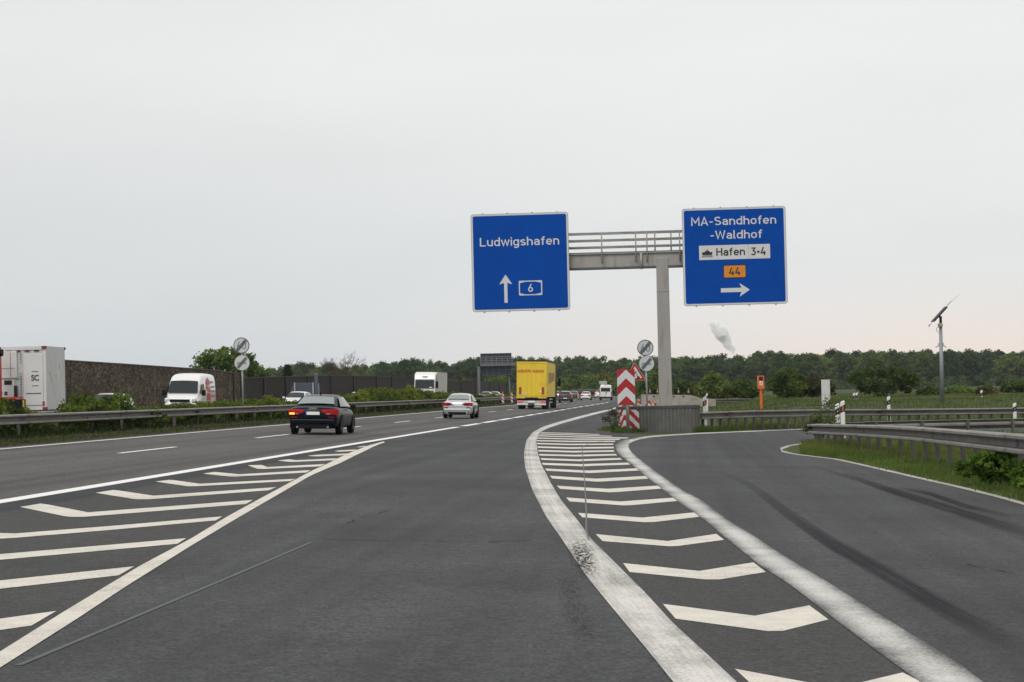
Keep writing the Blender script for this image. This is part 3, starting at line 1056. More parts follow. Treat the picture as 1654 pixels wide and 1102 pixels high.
# median hedge: individual shrubs
SHR = [leaf('hedge leaves', (.105, .150, .030), .35, .35), leaf('hedge leaves in bud', (.150, .185, .035), .3, .4), leaf('hedge leaves dark', (.045, .075, .022), .35, .3)]
shr_lab = ['bright green hedge shrub growing in a row behind the median guardrail', 'yellow green hedge shrub growing in a row behind the median guardrail', 'dark green hedge shrub growing in a row behind the median guardrail']
sp = []
for i in range(9):
    t = thing('hedge_shrub', shr_lab[i % 3], 'shrub', (0, 0, 0), 0, ['bright', 'yellow green', 'dark'][i % 3] + ' shrubs of the median hedge')
    leafcloud('foliage', SHR[i % 3], crown_clumps(700 + i, .62, .62, .12, .92, 26, .26, 'egg', .3), 42, .075, 720 + i, t)
    mb = MB(); rr = random.Random(i)
    for k in range(7):
        a = rr.uniform(0, 6.28)
        mb.cyl((0, 0, -.05), (math.cos(a) * .4, math.sin(a) * .4, rr.uniform(.5, .9)), .016, .006, 5)
    mb.build('stem', BARK, t)
    sp.append(t)
su = set()
HEDGE = [(-60, 1.5), (0, 1.15), (30, 1.1), (45, .55), (100, .7), (115, 1.2), (140, 1.25), (200, 1.5), (212, .9), (235, .7), (300, .95), (380, .95), (450, 1.05), (470, .8), (560, 1.15), (600, 1.6), (660, 1.6), (720, 1.25), (760, 1.0), (1000, .95)]
def hedge_h(px):
    for (a, ya), (b, yb) in zip(HEDGE, HEDGE[1:]):
        if a <= px <= b: return ya + (yb - ya) * (px - a) / (b - a)
    return 1.0
y = 60.0
rs = random.Random(8)
n_sh = 0
while y < 300:
    for d in ((21.0, 22.2) if y < 190 else (21.6,)):
        p = way(d + rs.uniform(-.3, .3), y + rs.uniform(-.4, .4), .10)
        pxx = CX + p.x / p.y * F
        h = hedge_h(pxx) * rs.uniform(.8, 1.08)
        i = rs.choice([0, 1, 2, 3, 4, 6, 7, 0, 3, 6])
        if i in su: o = copy_tree(sp[i])
        else: o = sp[i]; su.add(i)
        o.location = p
        o.rotation_euler = (0, 0, rs.uniform(0, 6.28))
        w = rs.uniform(.95, 1.35) * (1 if y < 190 else 1.25)
        o.scale = (w, w, h)
        n_sh += 1
    y += rs.uniform(1.25, 1.9) * (1 if y < 190 else 1.5)
for i in range(9):
    if i not in su:
        for c in list(sp[i].children): bpy.data.objects.remove(c)
        bpy.data.objects.remove(sp[i])
# low weeds below the median rail
WEED = leaf('verge weeds', (.045, .068, .020), .4, .3)
wspots = []
for k in range(150):
    yy = 55 + 130 * rng.random() ** 1.4
    wspots.append((tuple(way(rng.uniform(19.6, 21.2), yy, .22)), rng.uniform(.16, .34)))
struct(leafcloud('median_weeds', WEED, wspots, 42, .055, 91), 'stuff')

# weeds on the right verge
def plant(name, label, px_, py_, w, h, m, seed, size, n=30, per=40, lift=.1, pos=None):
    p = at(px_, py_, lift) if pos is None else pos
    t = thing(name, label, 'plant', p)
    cl = crown_clumps(seed, w / 2, w / 2, .05, h, n, h * .22, 'egg', .3)
    leafcloud('foliage', m, cl, per, size, seed, t)
    mb = MB(); rr = random.Random(seed)
    for k in range(12):
        a, q = rr.uniform(0, 6.28), rr.uniform(.1, .45)
        mb.cyl((0, 0, -.06), (math.cos(a) * w * q, math.sin(a) * w * q, h * rr.uniform(.5, .95)), .008, .003, 5)
    mb.build('stem', leaf('green stems', (.08, .12, .04), .2, .2), t)
    return t
L_HERB = leaf('weed leaves', (.130, .225, .040), .35, .35)
L_SCRUB = leaf('scrub leaves', (.105, .135, .045), .3, .35)
plant('weed_clump', 'large leafy weed clump beside the near guardrail at the right edge', 1620, 786, 1.45, .60, L_HERB, 61, .055, 60, 60, .05)
plant('weed_clump', 'smaller leafy weed clump left of the large one at the right edge', 1576, 776, .85, .42, L_HERB, 62, .05, 26, 50, .02)
plant('weed_clump', 'leafy weed clump cut by the right edge below the guardrail', 1672, 798, 1.2, .55, L_HERB, 63, .055, 36, 55, .03)
plant('scrub_plant', 'tall pale scrub growing behind the curled end of the near guardrail', 1336, 712, 1.0, 1.45, L_SCRUB, 64, .05, 20, 24, .0, pos=G(on(1338, 700, 79).x, 79))
plant('scrub_plant', 'lower pale scrub at the tip of the near guardrail', 1322, 712, .9, .8, L_SCRUB, 65, .055, 22, 34, .0, pos=G(on(1322, 700, 77).x, 77))

# grass tump at the gore with a grey shrub
def tump():
    c = at(1008, 696)
    mb = MB()
    rows = []
    for i in range(7):
        r = i / 6
        rows.append([G(c.x + math.cos(a * .3927) * 1.0 * r * (1.0 + .25 * math.sin(3 * a)), c.y + .3 + math.sin(a * .3927) * 1.1 * r, -.03 + .17 * (1 - r * r)) for a in range(16)])
    mb.loft(rows, caps=False, closed=True)
    struct(up(mb.build('grass_tump', VERGE, fix=False)))
    s = []
    for k in range(1700):
        a, r = rng.uniform(0, 6.28), math.sqrt(rng.random())
        s.append(G(c.x + math.cos(a) * 1.0 * r, c.y + .3 + math.sin(a) * 1.1 * r, -.03 + .15 * (1 - r * r)))
    blades('gore_grass', GRASS, s, .05, .2, .012, rng)
    return c
TUMP = tump()
plant('grey_shrub', 'small grey brown dead shrub on the grass at the gore beside the chevron post', 990, 697, .75, .85, leaf('withered leaves', (.060, .062, .045), .3, .2), 66, .035, 30, 26, .05)

# ------------------------------------------------------------------ guardrails
GALV = mat('weathered galvanised steel', (.235, .222, .205), rough=.65, metal=.2, var=.22, scale=1.2, detail=5, dirt=((.16, .13, .10), 3.0, .58))
GALVP = mat('galvanised post', (.13, .12, .11), rough=.6, metal=.4, var=.3, scale=3)
def rail(name, label, tops, height, spacing, side, group=None, zbase=None, band=.31, depth=.17, postn=100, phase=0.0, splice=True):
    """W-beam on posts; tops = points of the beam's top edge; side = +1/-1: which side of the path the beam's face looks to"""
    P = [Vector(p) for p in tops]
    t = thing(name, label, 'guardrail', (P[0].x, P[0].y, P[0].z - height), 0, group)
    O = t.location
    s = band / .31
    front = [(-.03, .31), (.03, .308), (.14, .30), (depth, .285), (depth, .245), (.14, .228), (-.03, .215), (-.05, .17), (-.05, .12), (-.03, .092), (.14, .085), (depth, .07), (depth, .03), (.14, .010), (.03, .003), (-.03, 0)]
    prof = front + [(x - .022, min(.298, max(.012, z * .94 + .009))) for x, z in front[::-1]]
    rows = []
    nn = []
    for i, p in enumerate(P):
        a, b = P[max(0, i - 1)], P[min(len(P) - 1, i + 1)]
        d = Vector((b.x - a.x, b.y - a.y, 0)).normalized()
        n = Vector((-d.y, d.x, 0)) * side
        nn.append(n)
        rows.append([p - O + n * x + Vector((0, 0, (z - .31) * s)) for x, z in prof])
    mb = MB(); mb.loft(rows)
    mb.build('rail', GALV, t)
    L = [0.0]
    for a, b in zip(P, P[1:]): L.append(L[-1] + (b - a).length)
    def along(x):
        k = 0
        while k < len(P) - 2 and x > L[k + 1]: k += 1
        u = (x - L[k]) / (L[k + 1] - L[k])
        return P[k].lerp(P[k + 1], u), nn[k].lerp(nn[k + 1], u)
    x, c = 2.1, 0
    while splice and x < L[-1] - .4 and c < 60:
        rows = []
        for dx in (-.17, .17):
            p, n = along(x + dx)
            rows.append([p - O + n * (a + .006) + Vector((0, 0, (z - .31) * s * 1.012)) for a, z in front])
        MB().loft(rows, caps=False, closed=False).build('splice_plate', GALVP if c % 3 == 0 else GALV, t)
        x += 4.0; c += 1
    x, k, c = phase + .2, 0, 0
    while x < L[-1] and c < postn:
        while k < len(P) - 2 and x > L[k + 1]: k += 1
        u = (x - L[k]) / (L[k + 1] - L[k])
        p = P[k].lerp(P[k + 1], u)
        n = nn[k].lerp(nn[k + 1], u)
        q = p - n * .13
        zb = (ground(q.x, q.y) if zbase is None else zbase(q)) - .12
        m = MB()
        ang = math.atan2(n.y, n.x)
        hh = p.z - .04 - zb
        m.box((q.x - O.x, q.y - O.y, zb + hh / 2 - O.z), (.10, .085, hh), ang)
        m.box((q.x + n.x * .035 - O.x, q.y + n.y * .035 - O.y, p.z - .155 * s - O.z), (.05, .10, .16), ang)
        m.build('post', GALVP, t)
        x += spacing; c += 1
    return t
med = [way(20.0, yy, 0) for yy in [30 + 5 * i for i in range(85)]]
rail('guardrail', 'long steel median guardrail running along the hedge on the left', [p + Vector((0, 0, .80)) for p in med], .8, 4.2, -1, zbase=lambda q: ground(q.x, q.y) + .1, postn=99)
med2 = [way(22.9, yy, 0) for yy in [30 + 6 * i for i in range(70)]]
rail('guardrail', 'steel median guardrail facing the oncoming traffic behind the hedge', [p + Vector((0, 0, .72)) for p in med2], .72, 8.4, 1, postn=50)
mid = [(1129, 666.2, 92.5), (1150, 665.2, 93.2), (1210, 663.3, 95.5), (1262, 662.4, 97.4), (1314, 661.6, 99.5), (1368, 661.3, 101.5), (1435, 661.0, 103.5), (1535, 660.0, 106), (1654, 658.6, 108), (1760, 657.2, 109.5), (1900, 655.5, 111)]
rail('guardrail', 'straight steel guardrail across the meadow, starting at the concrete base', [on(*p) for p in mid], .72, .655, -1, postn=60, phase=.25)
near = [(2120, 742, 24), (1900, 722, 28), (1760, 710, 32), (1654, 701.2, 37), (1585, 696.5, 42.5), (1535, 693, 47), (1485, 689.6, 52), (1435, 687.3, 57), (1385, 685.9, 63), (1350, 685.4, 68), (1332, 685.0, 71.2), (1320, 684.8, 73.2), (1313.5, 684.9, 74.6), (1311.5, 685.0, 75.6), (1313, 685.0, 76.5), (1319, 684.7, 77.4), (1330, 684.2, 78.2), (1350, 683.4, 79), (1400, 681.4, 80), (1500, 679, 81), (1600, 677, 82), (1700, 675, 83), (1850, 672, 84)]
NEARP = [on(*p) for p in near]
rail('guardrail', 'near steel guardrail curling back around the grass island at the right', NEARP, .75, 1.95, 1, zbase=lambda q: ground(q.x, q.y) - .02, band=.34, postn=95, phase=.5)
far = [(1156, 644.6, 205), (1200, 644.2, 207), (1260, 644.0, 210), (1320, 644.4, 214), (1370, 645.2, 216)]
rail('guardrail', 'distant thin guardrail at the foot of the bushes beyond the meadow', [on(*p) for p in far], .7, 3.0, -1, postn=40, zbase=lambda q: q.z - .72, splice=False)
farc = [(880, 632.4, 470), (960, 628.6, 480), (1010, 627.4, 490), (1060, 626.6, 495)]
rail('guardrail', 'distant pale guardrail across the far carriageway behind the traffic', [on(*p) for p in farc], .9, 6.0, -1, postn=30, zbase=lambda q: ground(q.x, q.y), band=.5, splice=False)

# ------------------------------------------------------------------ noise walls
def wall(name, label, spec, m, mp_, posts, thick=.25, d=37.6, cap=None):
    """spec: (px, py of the top) along the line d"""
    P = []
    for px, py in spec:
        r = ray(px, py)
        Y = d / (TH - r.x)
        P.append(EYE + r * Y)
    t = thing(name, label, 'wall', (P[0].x, P[0].y, ground(P[0].x, P[0].y)))
    O = t.location
    rows = []
    off = Vector((-1, TH, 0)).normalized() * thick
    for p in P:
        b = ground(p.x, p.y) - .3
        rows.append([Vector((p.x, p.y, b)) - O, p - O, p + off - O, Vector((p.x + off.x, p.y + off.y, b)) - O])
    MB().loft(rows).build('panel', m, t)
    for px in posts:
        for (a, ya), (b, yb) in zip(spec, spec[1:]):
            if a <= px <= b:
                r = ray(px, ya + (yb - ya) * (px - a) / (b - a))
                Y = d / (TH - r.x)
                p = EYE + r * Y
                z0 = ground(p.x, p.y) - .3
                MB().box((p.x - O.x, p.y - O.y, (z0 + p.z + .06) / 2 - O.z), (.34, .30, p.z + .06 - z0), -HEAD).build('post', mp_, t)
    if cap:
        rows = []
        for p in P:
            q = p - O
            rows.append([q + Vector((.06, 0, .003)), q + Vector((.06, 0, .07)), q + off + Vector((-.06, 0, .07)), q + off + Vector((-.06, 0, .003))])
        MB().loft(rows).build('coping', cap, t)
    return t
def stonewall():
    m = bpy.data.materials.new('brown gabion panel')
    m.use_nodes = True
    n = m.node_tree; L = n.links.new
    b = n.nodes['Principled BSDF']; b.inputs['Roughness'].default_value = .95; b.inputs['Specular IOR Level'].default_value = .1
    t = n.nodes.new('ShaderNodeTexCoord')
    v = n.nodes.new('ShaderNodeTexVoronoi'); v.inputs['Scale'].default_value = 7.0
    mpn = n.nodes.new('ShaderNodeMapping'); mpn.inputs['Scale'].default_value = (1, .5, 1)
    L(t.outputs['Object'], mpn.inputs[0]); L(mpn.outputs[0], v.inputs['Vector'])
    r = n.nodes.new('ShaderNodeValToRGB')
    e = r.color_ramp.elements
    e[0].position, e[1].position = .1, .95
    e[0].color, e[1].color = (.062, .047, .036, 1), (.165, .135, .095, 1)
    q = r.color_ramp.elements.new(.62); q.color = (.092, .074, .055, 1)
    s = n.nodes.new('ShaderNodeSeparateColor'); L(v.outputs['Color'], s.inputs[0])
    L(s.outputs[0], r.inputs[0])
    x = n.nodes.new('ShaderNodeTexNoise'); x.inputs['Scale'].default_value = .8; x.inputs['Detail'].default_value = 6
    L(t.outputs['Object'], x.inputs['Vector'])
    mr = n.nodes.new('ShaderNodeMapRange'); mr.inputs['From Min'].default_value = .3; mr.inputs['From Max'].default_value = .7
    mr.inputs['To Min'].default_value = .7; mr.inputs['To Max'].default_value = 1.25
    L(x.outputs[0], mr.inputs['Value'])
    k = n.nodes.new('ShaderNodeVectorMath'); k.operation = 'SCALE'
    L(r.outputs[0], k.inputs[0]); L(mr.outputs[0], k.inputs['Scale'])
    L(k.outputs[0], b.inputs['Base Color'])
    p = n.nodes.new('ShaderNodeBump'); p.inputs['Strength'].default_value = .6; p.inputs['Distance'].default_value = .06
    L(v.outputs['Distance'], p.inputs['Height']); L(p.outputs[0], b.inputs['Normal'])
    return m
STONE = stonewall()
DKWOOD = mat('dark stained boards', (.040, .034, .032), rough=.9, var=.3, scale=1.0, stretch=(1, 1, 9), spec=.15)
DKPOST = mat('dark steel post', (.020, .018, .020), rough=.7)
wall('noise_wall', 'high brown stone textured noise wall behind the white van', [(-420, 546), (-150, 565), (0, 575.5), (105, 583), (200, 589), (300, 595.5), (350, 599), (389, 604.5)], STONE, mat('wall post', (.065, .055, .045), rough=.9), [376, 388], cap=mat('wall coping', (.12, .11, .10), rough=.9))
wall('noise_wall', 'long dark boarded noise wall behind the white lorry', [(391, 611.5), (450, 609.5), (514, 607.8), (600, 608), (655, 610.6)], DKWOOD, DKPOST, [392, 425, 460, 496, 533, 570, 607, 632, 656], d=38.2, cap=mat('board coping', (.075, .068, .062), rough=.9))
wall('noise_wall', 'far dark boarded noise wall running behind the far sign gantry', [(658, 612.2), (717, 615.3), (765, 616.2), (827, 618.2), (870, 620.0)], DKWOOD, DKPOST, [690, 722, 744, 767, 790, 806, 822], d=38.6)

# ------------------------------------------------------------------ lettering: a stroke alphabet in the manner of German road signs
def arc(cx, cy, rx, ry, a0, a1, n=10):
    return [(cx + rx * math.cos(rad(a0 + (a1 - a0) * i / n)), cy + ry * math.sin(rad(a0 + (a1 - a0) * i / n))) for i in range(n + 1)]
def oval(cx, cy, rx, ry, flat):
    return [(cx + rx, cy + flat)] + arc(cx, cy + flat, rx, ry - flat, 0, 180)[1:] + arc(cx, cy - flat, rx, ry - flat, 180, 360) + [(cx + rx, cy + flat)]
arch = [(.5, 2.9)] + arc(2.05, 2.95, 1.55, 1.55, 180, 0)[1:] + [(3.6, 0)]
GL = {
    'L': (4.2, [[(.5, 7), (.5, .5), (4.0, .5)]]), 'u': (4.1, [[(.5, 5), (.5, 2.05)] + arc(2.05, 2.05, 1.55, 1.55, 180, 360)[1:], [(3.6, 5), (3.6, 0)]]),
    'd': (4.1, [oval(2.05, 2.5, 1.55, 2.0, .5), [(3.6, 7), (3.6, 0)]]), 'w': (5.8, [[(.3, 5), (1.6, .35), (2.9, 4.7), (4.2, .35), (5.5, 5)]]),
    'i': (1.0, [[(.5, 5), (.5, 0)], [(.5, 5.9), (.5, 6.9)]]), 'g': (4.1, [oval(2.05, 2.5, 1.55, 2.0, .5), [(3.6, 5), (3.6, .0)] + arc(2.1, .1, 1.5, 1.6, 0, -150)[1:]]),
    's': (3.8, [arc(1.95, 3.55, 1.4, .95, 30, 270) + arc(1.95, 1.5, 1.45, 1.0, 90, -155)[1:]]),
    'h': (4.1, [[(.5, 7), (.5, 0)], arch]), 'n': (4.1, [[(.5, 5), (.5, 0)], arch]),
    'a': (4.0, [arc(1.95, 3.2, 1.5, 1.3, 155, 0) + [(3.45, 0)], [(3.45, 2.75), (1.9, 2.75)] + arc(1.9, 1.63, 1.4, 1.13, 90, 270)[1:] + [(2.6, .5), (3.45, 1.3)]]),
    'f': (2.9, [arc(2.55, 5.2, 1.3, 1.3, 80, 180) + [(1.25, 0)], [(.15, 4.5), (2.6, 4.5)]]),
    'e': (4.1, [[(.5, 2.5), (3.6, 2.5), (3.6, 2.9)] + arc(2.05, 2.95, 1.55, 1.55, 0, 180)[1:] + arc(2.05, 2.05, 1.55, 1.55, 180, 325)]),
    'M': (5.8, [[(.5, 0), (.5, 6.7), (2.9, 2.4), (5.3, 6.7), (5.3, 0)]]), 'A': (4.9, [[(.3, 0), (2.45, 6.7), (4.6, 0)], [(1.0, 2.0), (3.9, 2.0)]]),
    '-': (2.9, [[(.3, 2.8), (2.6, 2.8)]]), 'S': (4.6, [arc(2.3, 5.05, 1.75, 1.45, 30, 260) + arc(2.35, 1.95, 1.8, 1.45, 80, -150)[1:]]),
    'o': (4.1, [oval(2.05, 2.5, 1.55, 2.0, .5)]), 'W': (6.8, [[(.3, 7), (1.75, .4), (3.4, 6.3), (5.05, .4), (6.5, 7)]]),
    'l': (1.6, [[(.5, 7), (.5, 1.1), (.8, .5), (1.5, .5)]]), 'H': (4.8, [[(.5, 7), (.5, 0)], [(4.3, 7), (4.3, 0)], [(.5, 3.6), (4.3, 3.6)]]),
    '3': (4.1, [[(.5, 6.5), (3.3, 6.5), (1.9, 4.0)] + arc(1.95, 2.2, 1.6, 1.75, 80, -150)[1:]]), '+': (2.4, [[(.1, 3.0), (2.3, 3.0)], [(1.2, 4.1), (1.2, 1.9)]]),
    '4': (4.3, [[(2.3, 7), (.5, 2.0), (4.1, 2.0)], [(3.0, 3.6), (3.0, 0)]]), '6': (4.1, [oval(2.05, 2.1, 1.55, 1.65, .2), [(.55, 2.6), (2.7, 7)]]),
    '0': (4.1, [oval(2.05, 3.5, 1.55, 3.0, 1.3)]), ' ': (2.2, [])}
def stroke(mb, pts, w, y, tf):
    P = [Vector((a, b)) for a, b in pts]
    rows = []
    closed = (P[0] - P[-1]).length < 1e-6
    for i, p in enumerate(P):
        a = P[i - 1] if i > 0 else (P[-2] if closed else None)
        b = P[i + 1] if i < len(P) - 1 else (P[1] if closed else None)
        d0 = (p - a).normalized() if a is not None else None
        d1 = (b - p).normalized() if b is not None else None
        d0 = d1 if d0 is None else d0
        d1 = d0 if d1 is None else d1
        n0, n1 = Vector((-d0.y, d0.x)), Vector((-d1.y, d1.x))
        n = n0 + n1
        n = n1 if n.length < 1e-6 else n.normalized()
        k = min(2.2, 1 / max(.2, n.dot(n1)))
        rows.append([p + n * (w / 2 * k), p - n * (w / 2 * k)])
    rows = [[(*tf(q), ) for q in r] for r in rows]
    mb.loft([[Vector((q[0], y, q[1])) for q in r] for r in rows], caps=False, closed=False)
def text_width(s, gap=.75): return sum(GL[c][0] + gap for c in s) - gap
def letters(mb, s, x0, z0, cap, y, width=None, w=1.0, gap=.75, slope=0.0):
    """writes s with its baseline at (x0, z0); stretches to width when given"""
    k = cap / 7
    kx = width / text_width(s, gap) if width else k
    x, j = 0.0, 0
    for c in s:
        adv, strokes = GL[c]
        for st in strokes:
            stroke(mb, [(a + x, b) for a, b in st], w, y - .0012 * (j % 5), lambda q: (x0 + q.x * kx, z0 + q.y * k + slope * q.x * kx))
            j += 1
        x += adv + gap
    return mb
def font_mesh(name, s, size, m, parent, loc, rot, sx=1.0, extrude=.004, align='CENTER', shear=0.0, bold=0.0):
    cu = bpy.data.curves.new(name, 'FONT')
    cu.body = s; cu.size = size; cu.extrude = extrude; cu.align_x = align; cu.align_y = 'CENTER'; cu.shear = shear; cu.offset = bold
    o = bpy.data.objects.new(name, cu)
    COL.objects.link(o)
    dg = bpy.context.evaluated_depsgraph_get()
    me = bpy.data.meshes.new_from_object(o.evaluated_get(dg))
    bpy.data.objects.remove(o)
    me.materials.clear(); me.materials.append(m)
    q = bpy.data.objects.new(name, me)
    COL.objects.link(q)
    q.parent = parent; q.location = loc; q.rotation_euler = rot; q.scale = (sx, 1, 1)
    return q
def rrect(x0, z0, x1, z1, r, n=5):
    return (arc(x1 - r, z1 - r, r, r, 0, 90, n) + arc(x0 + r, z1 - r, r, r, 90, 180, n) + arc(x0 + r, z0 + r, r, r, 180, 270, n) + arc(x1 - r, z0 + r, r, r, 270, 360, n))

# ------------------------------------------------------------------ the sign gantry
STEEL = mat('pale galvanised gantry steel', (.345, .33, .31), rough=.55, metal=.15, var=.10, scale=.8, stretch=(2.5, 2.5, .35), dirt=((.24, .22, .195), 1.5, .56))
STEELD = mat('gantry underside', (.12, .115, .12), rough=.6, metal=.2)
BLUE = mat('sign blue', (.000, .062, .350), rough=.6, var=.09, scale=1.1, spec=.10)
SWHITE = mat('sign white', (.62, .63, .63), rough=.5, var=.05, scale=2)
SGREY = mat('sign rim grey', (.42, .42, .41), rough=.5, metal=.2)
SBLACK = mat('sign black', (.012, .012, .014), rough=.5)
SORANGE = mat('sign orange', (.66, .235, .015), rough=.5, var=.05)
SRED = mat('sign red', (.38, .010, .014), rough=.45, var=.08, scale=3)
SBACK = mat('sign back grey', (.30, .31, .32), rough=.55, metal=.3, var=.1)
YAW = rad(-5)
GB = at(1076, 697)
GB = Vector((GB.x, GB.y + 1.3, GB.z))
GB.x = on(1075.5, 660, GB.y).x
gan = thing('sign_gantry', 'grey T shaped motorway sign gantry carrying two large blue signs', 'sign gantry', GB, YAW)
GX = Vector((math.cos(YAW), math.sin(YAW), 0)); GN = Vector((-math.sin(YAW), math.cos(YAW), 0))
def gl(px, py, off=0.0):
    """pixel -> (x, z) in the gantry's own upright plane, off metres behind its axis"""
    r = ray(px, py)
    o = GB + GN * off
    t = (o - EYE).dot(GN) / r.dot(GN)
    p = EYE + r * t - o
    return p.dot(GX), p.z
zt = gl(1073, 430)[1]
m = MB()
for (z0, z1, w0, w1) in ((-.1, zt + .35, .545, .495),):
    m.loft([[Vector((sx * w / 2, sy * .32, z)) for sx, sy in ((-1, -1), (1, -1), (1, 1), (-1, 1))] for z, w in ((z0, w0), (z1, w1))])
pst = m.build('post', STEEL, gan, bevel=.02)
MB().box((0, 0, gl(1073, 471)[1]), (.53, .68, .02)).build('joint', SGREY, pst)
MB().add([(-.27, -.33, .25), (.27, -.33, .25), (0, -.335, 1.15)], [(0, 1, 2)]).build('gusset', mat('gusset steel', (.30, .28, .26), rough=.6, metal=.2), pst)
xl, xr = gl(800, 430)[0], gl(1215, 430)[0]
zb0, zb1 = zt, gl(1000, 411)[1]
m = MB().box(((xl + xr) / 2, 0, (zb0 + zb1) / 2), (xr - xl, .56, zb1 - zb0))
beam = m.build('beam', STEEL, gan, bevel=.015)
MB().box(((xl + xr) / 2, 0, zb0 - .035), (xr - xl - .01, .60, .06)).build('bottom_flange', STEELD, beam)
MB().box(((xl + xr) / 2, 0, zb1 + .03), (xr - xl - .01, .72, .05)).build('top_flange', STEEL, beam)
m = MB()
for x in (gl(1036, 420)[0],):
    m.cyl((x, -.36, zb1), (x, -.36, zb0 - .12), .055, .055, 10)
m.build('clamp', STEEL, beam, smooth_=True)
m = MB()
for sy in (-.40, .40):
    for py in (376.3, 387.5, 398.6):
        z = gl(1010, py, 0)[1]
        m.cyl((xl, sy, z), (xr, sy, z), .03, .03, 8)
    zr = gl(1010, 376.3)[1]
    for px in ((972, 1027, 1045, 1098) if sy < 0 else (972, 1058, 1084)):
        x = gl(px, 400, sy)[0]
        m.cyl((x, sy, zr), (x, sy, zb0 + .15 if sy < 0 else zb1), .03, .03, 8)
m.build('railing', STEEL, gan, smooth_=True)
MB().box(((xl + xr) / 2, 0, zb1 + .075), (xr - xl, .70, .03)).build('walkway', STEELD, gan)

def board(quad, label):
    """blue board from its four corners in the photograph; returns part and mapping pixel -> local"""
    off = -.62
    pts = [gl(px, py, off) for px, py in quad]          # tl, tr, br, bl
    x0 = (pts[0][0] + pts[3][0]) / 2; x1 = (pts[1][0] + pts[2][0]) / 2
    z1 = (pts[0][1] + pts[1][1]) / 2; z0 = (pts[2][1] + pts[3][1]) / 2
    sb = MB().prism(rrect(x0, z0, x1, z1, .11), off, off + .06).build('sign_board', SBACK, gan)
    sb['label'] = label
    MB().sheet(rrect(x0 + .003, z0 + .003, x1 - .003, z1 - .003, .10), off - .004).build('rim', SGREY, sb)
    MB().sheet(rrect(x0 + .022, z0 + .022, x1 - .022, z1 - .022, .10), off - .008).build('border', SWHITE, sb)
    MB().sheet(rrect(x0 + .085, z0 + .085, x1 - .085, z1 - .085, .075), off - .012).build('face', BLUE, sb)
    m = MB()
    for k in range(4):
        x = x0 + (x1 - x0) * (.12 + .255 * k)
        m.box((x, off + .12, (z0 + z1) / 2), (.06, .12, z1 - z0 + .08))
    for z in ((z0 + z1) / 2 - .6, (z0 + z1) / 2 + .6): m.box(((x0 + x1) / 2, off + .24, z), (x1 - x0 - .4, .10, .10))
    m.box(((x0 + x1) / 2, -.34, (zb0 + zb1) / 2), (.5, .20, .3))
    m.build('bracket', SBACK, sb)
    return sb, off, (x0, z0, x1, z1)
def P2(px, py, off): return gl(px, py, off)
# left board
sb, off, _ = board([(760.0, 346.8), (917.6, 342.0), (921.0, 500.0), (763.4, 504.8)], 'blue board reading Ludwigshafen with arrow straight ahead')
Y0 = off - .018
def line(s, pxa, pxb, pyb_a, cap_px, m, parent, y, name='lettering', w=.93):
    a, b = P2(pxa, pyb_a, off), P2(pxb, pyb_a, off)
    cap = cap_px * (EYE - GB).length / F
    mb = letters(MB(), s, a[0], a[1], cap, y, b[0] - a[0], w)
    # follow the baseline as the board hangs level in the world
    return mb.build(name, m, parent, fix=False)
def lvl(px, py, px2):
    """the pixel row of the same height at another column (the camera is rolled)"""
    return py - (px2 - px) * .0255
line('Ludwigshafen', 775.2, 903.5, 398.6, 14.0, SWHITE, sb, Y0)
def poly_px(pts, y, m, name, parent):
    q = [P2(a, b, off) for a, b in pts]
    return MB().sheet(q, y).build(name, m, parent)
def poly_rel(cx_, cz_, pts, s, y, m, name, parent):
    return MB().sheet([(cx_ + a * s, cz_ + b * s) for a, b in pts], y).build(name, m, parent)
c = P2(816.8, 466.5, off); k = .0254 * 1.0
poly_rel(c[0], c[1], [(-2.4, -23), (2.9, -23), (2.9, 6), (2.9, 9.5), (10.8, 7), (0.2, 23), (-10.4, 7), (-2.4, 9.5), (-2.4, 6)], k, Y0, SWHITE, 'arrow', sb)
c = P2(857, 465.2, off)
poly_rel(c[0], c[1], rrect(-19, -12, 19, 12, 1.5), k, Y0, SWHITE, 'route_badge', sb)
hx = [(-17.2, -8.2), (-8, -10.2), (8, -10.2), (17.2, -8.2), (17.2, 8.2), (8, 10.2), (-8, 10.2), (-17.2, 8.2)]
poly_rel(c[0], c[1], hx, k, Y0 - .006, BLUE, 'badge_face', sb)
letters(MB(), '6', c[0] - 4.0 * k, c[1] - 6.4 * k, 12.8 * k, Y0 - .012, 8 * k, .95).build('route_number', SWHITE, sb, fix=False)
# right board
sb, off, _ = board([(1101.0, 337.6), (1268.4, 332.4), (1272.8, 490.0), (1104.6, 495.2)], 'blue board to Sandhofen and Waldhof with arrow to the right')
Y0 = off - .018
line('MA-Sandhofen', 1116.5, 1254.0, 365.2, 13.6, SWHITE, sb, Y0)
line('-Waldhof', 1147.0, 1231.5, 386.8, 13.6, SWHITE, sb, Y0)
c = P2(1186.5, 407.2, off)
poly_rel(c[0], c[1], rrect(-57, -11.6, 57, 11.6, 1.0), k, Y0, SWHITE, 'harbour_panel', sb)
poly_rel(c[0] + 22.4 * k, c[1], [(-.5, -11.4), (.1, -11.4), (.1, 11.4), (-.5, 11.4)], k, Y0 - .003, SGREY, 'panel_seam', sb)
a = P2(1157.2, 413.5, off)
letters(MB(), 'Hafen', a[0], a[1], 12.6 * k, Y0 - .006, 46 * k, 1.05).build('harbour_lettering', SBLACK, sb, fix=False)
a = P2(1213.0, 412.6, off)
letters(MB(), '3+4', a[0], a[1], 12.6 * k, Y0 - .006, 24 * k, 1.05).build('harbour_number', SBLACK, sb, fix=False)
a = P2(1142.2, 409.0, off)
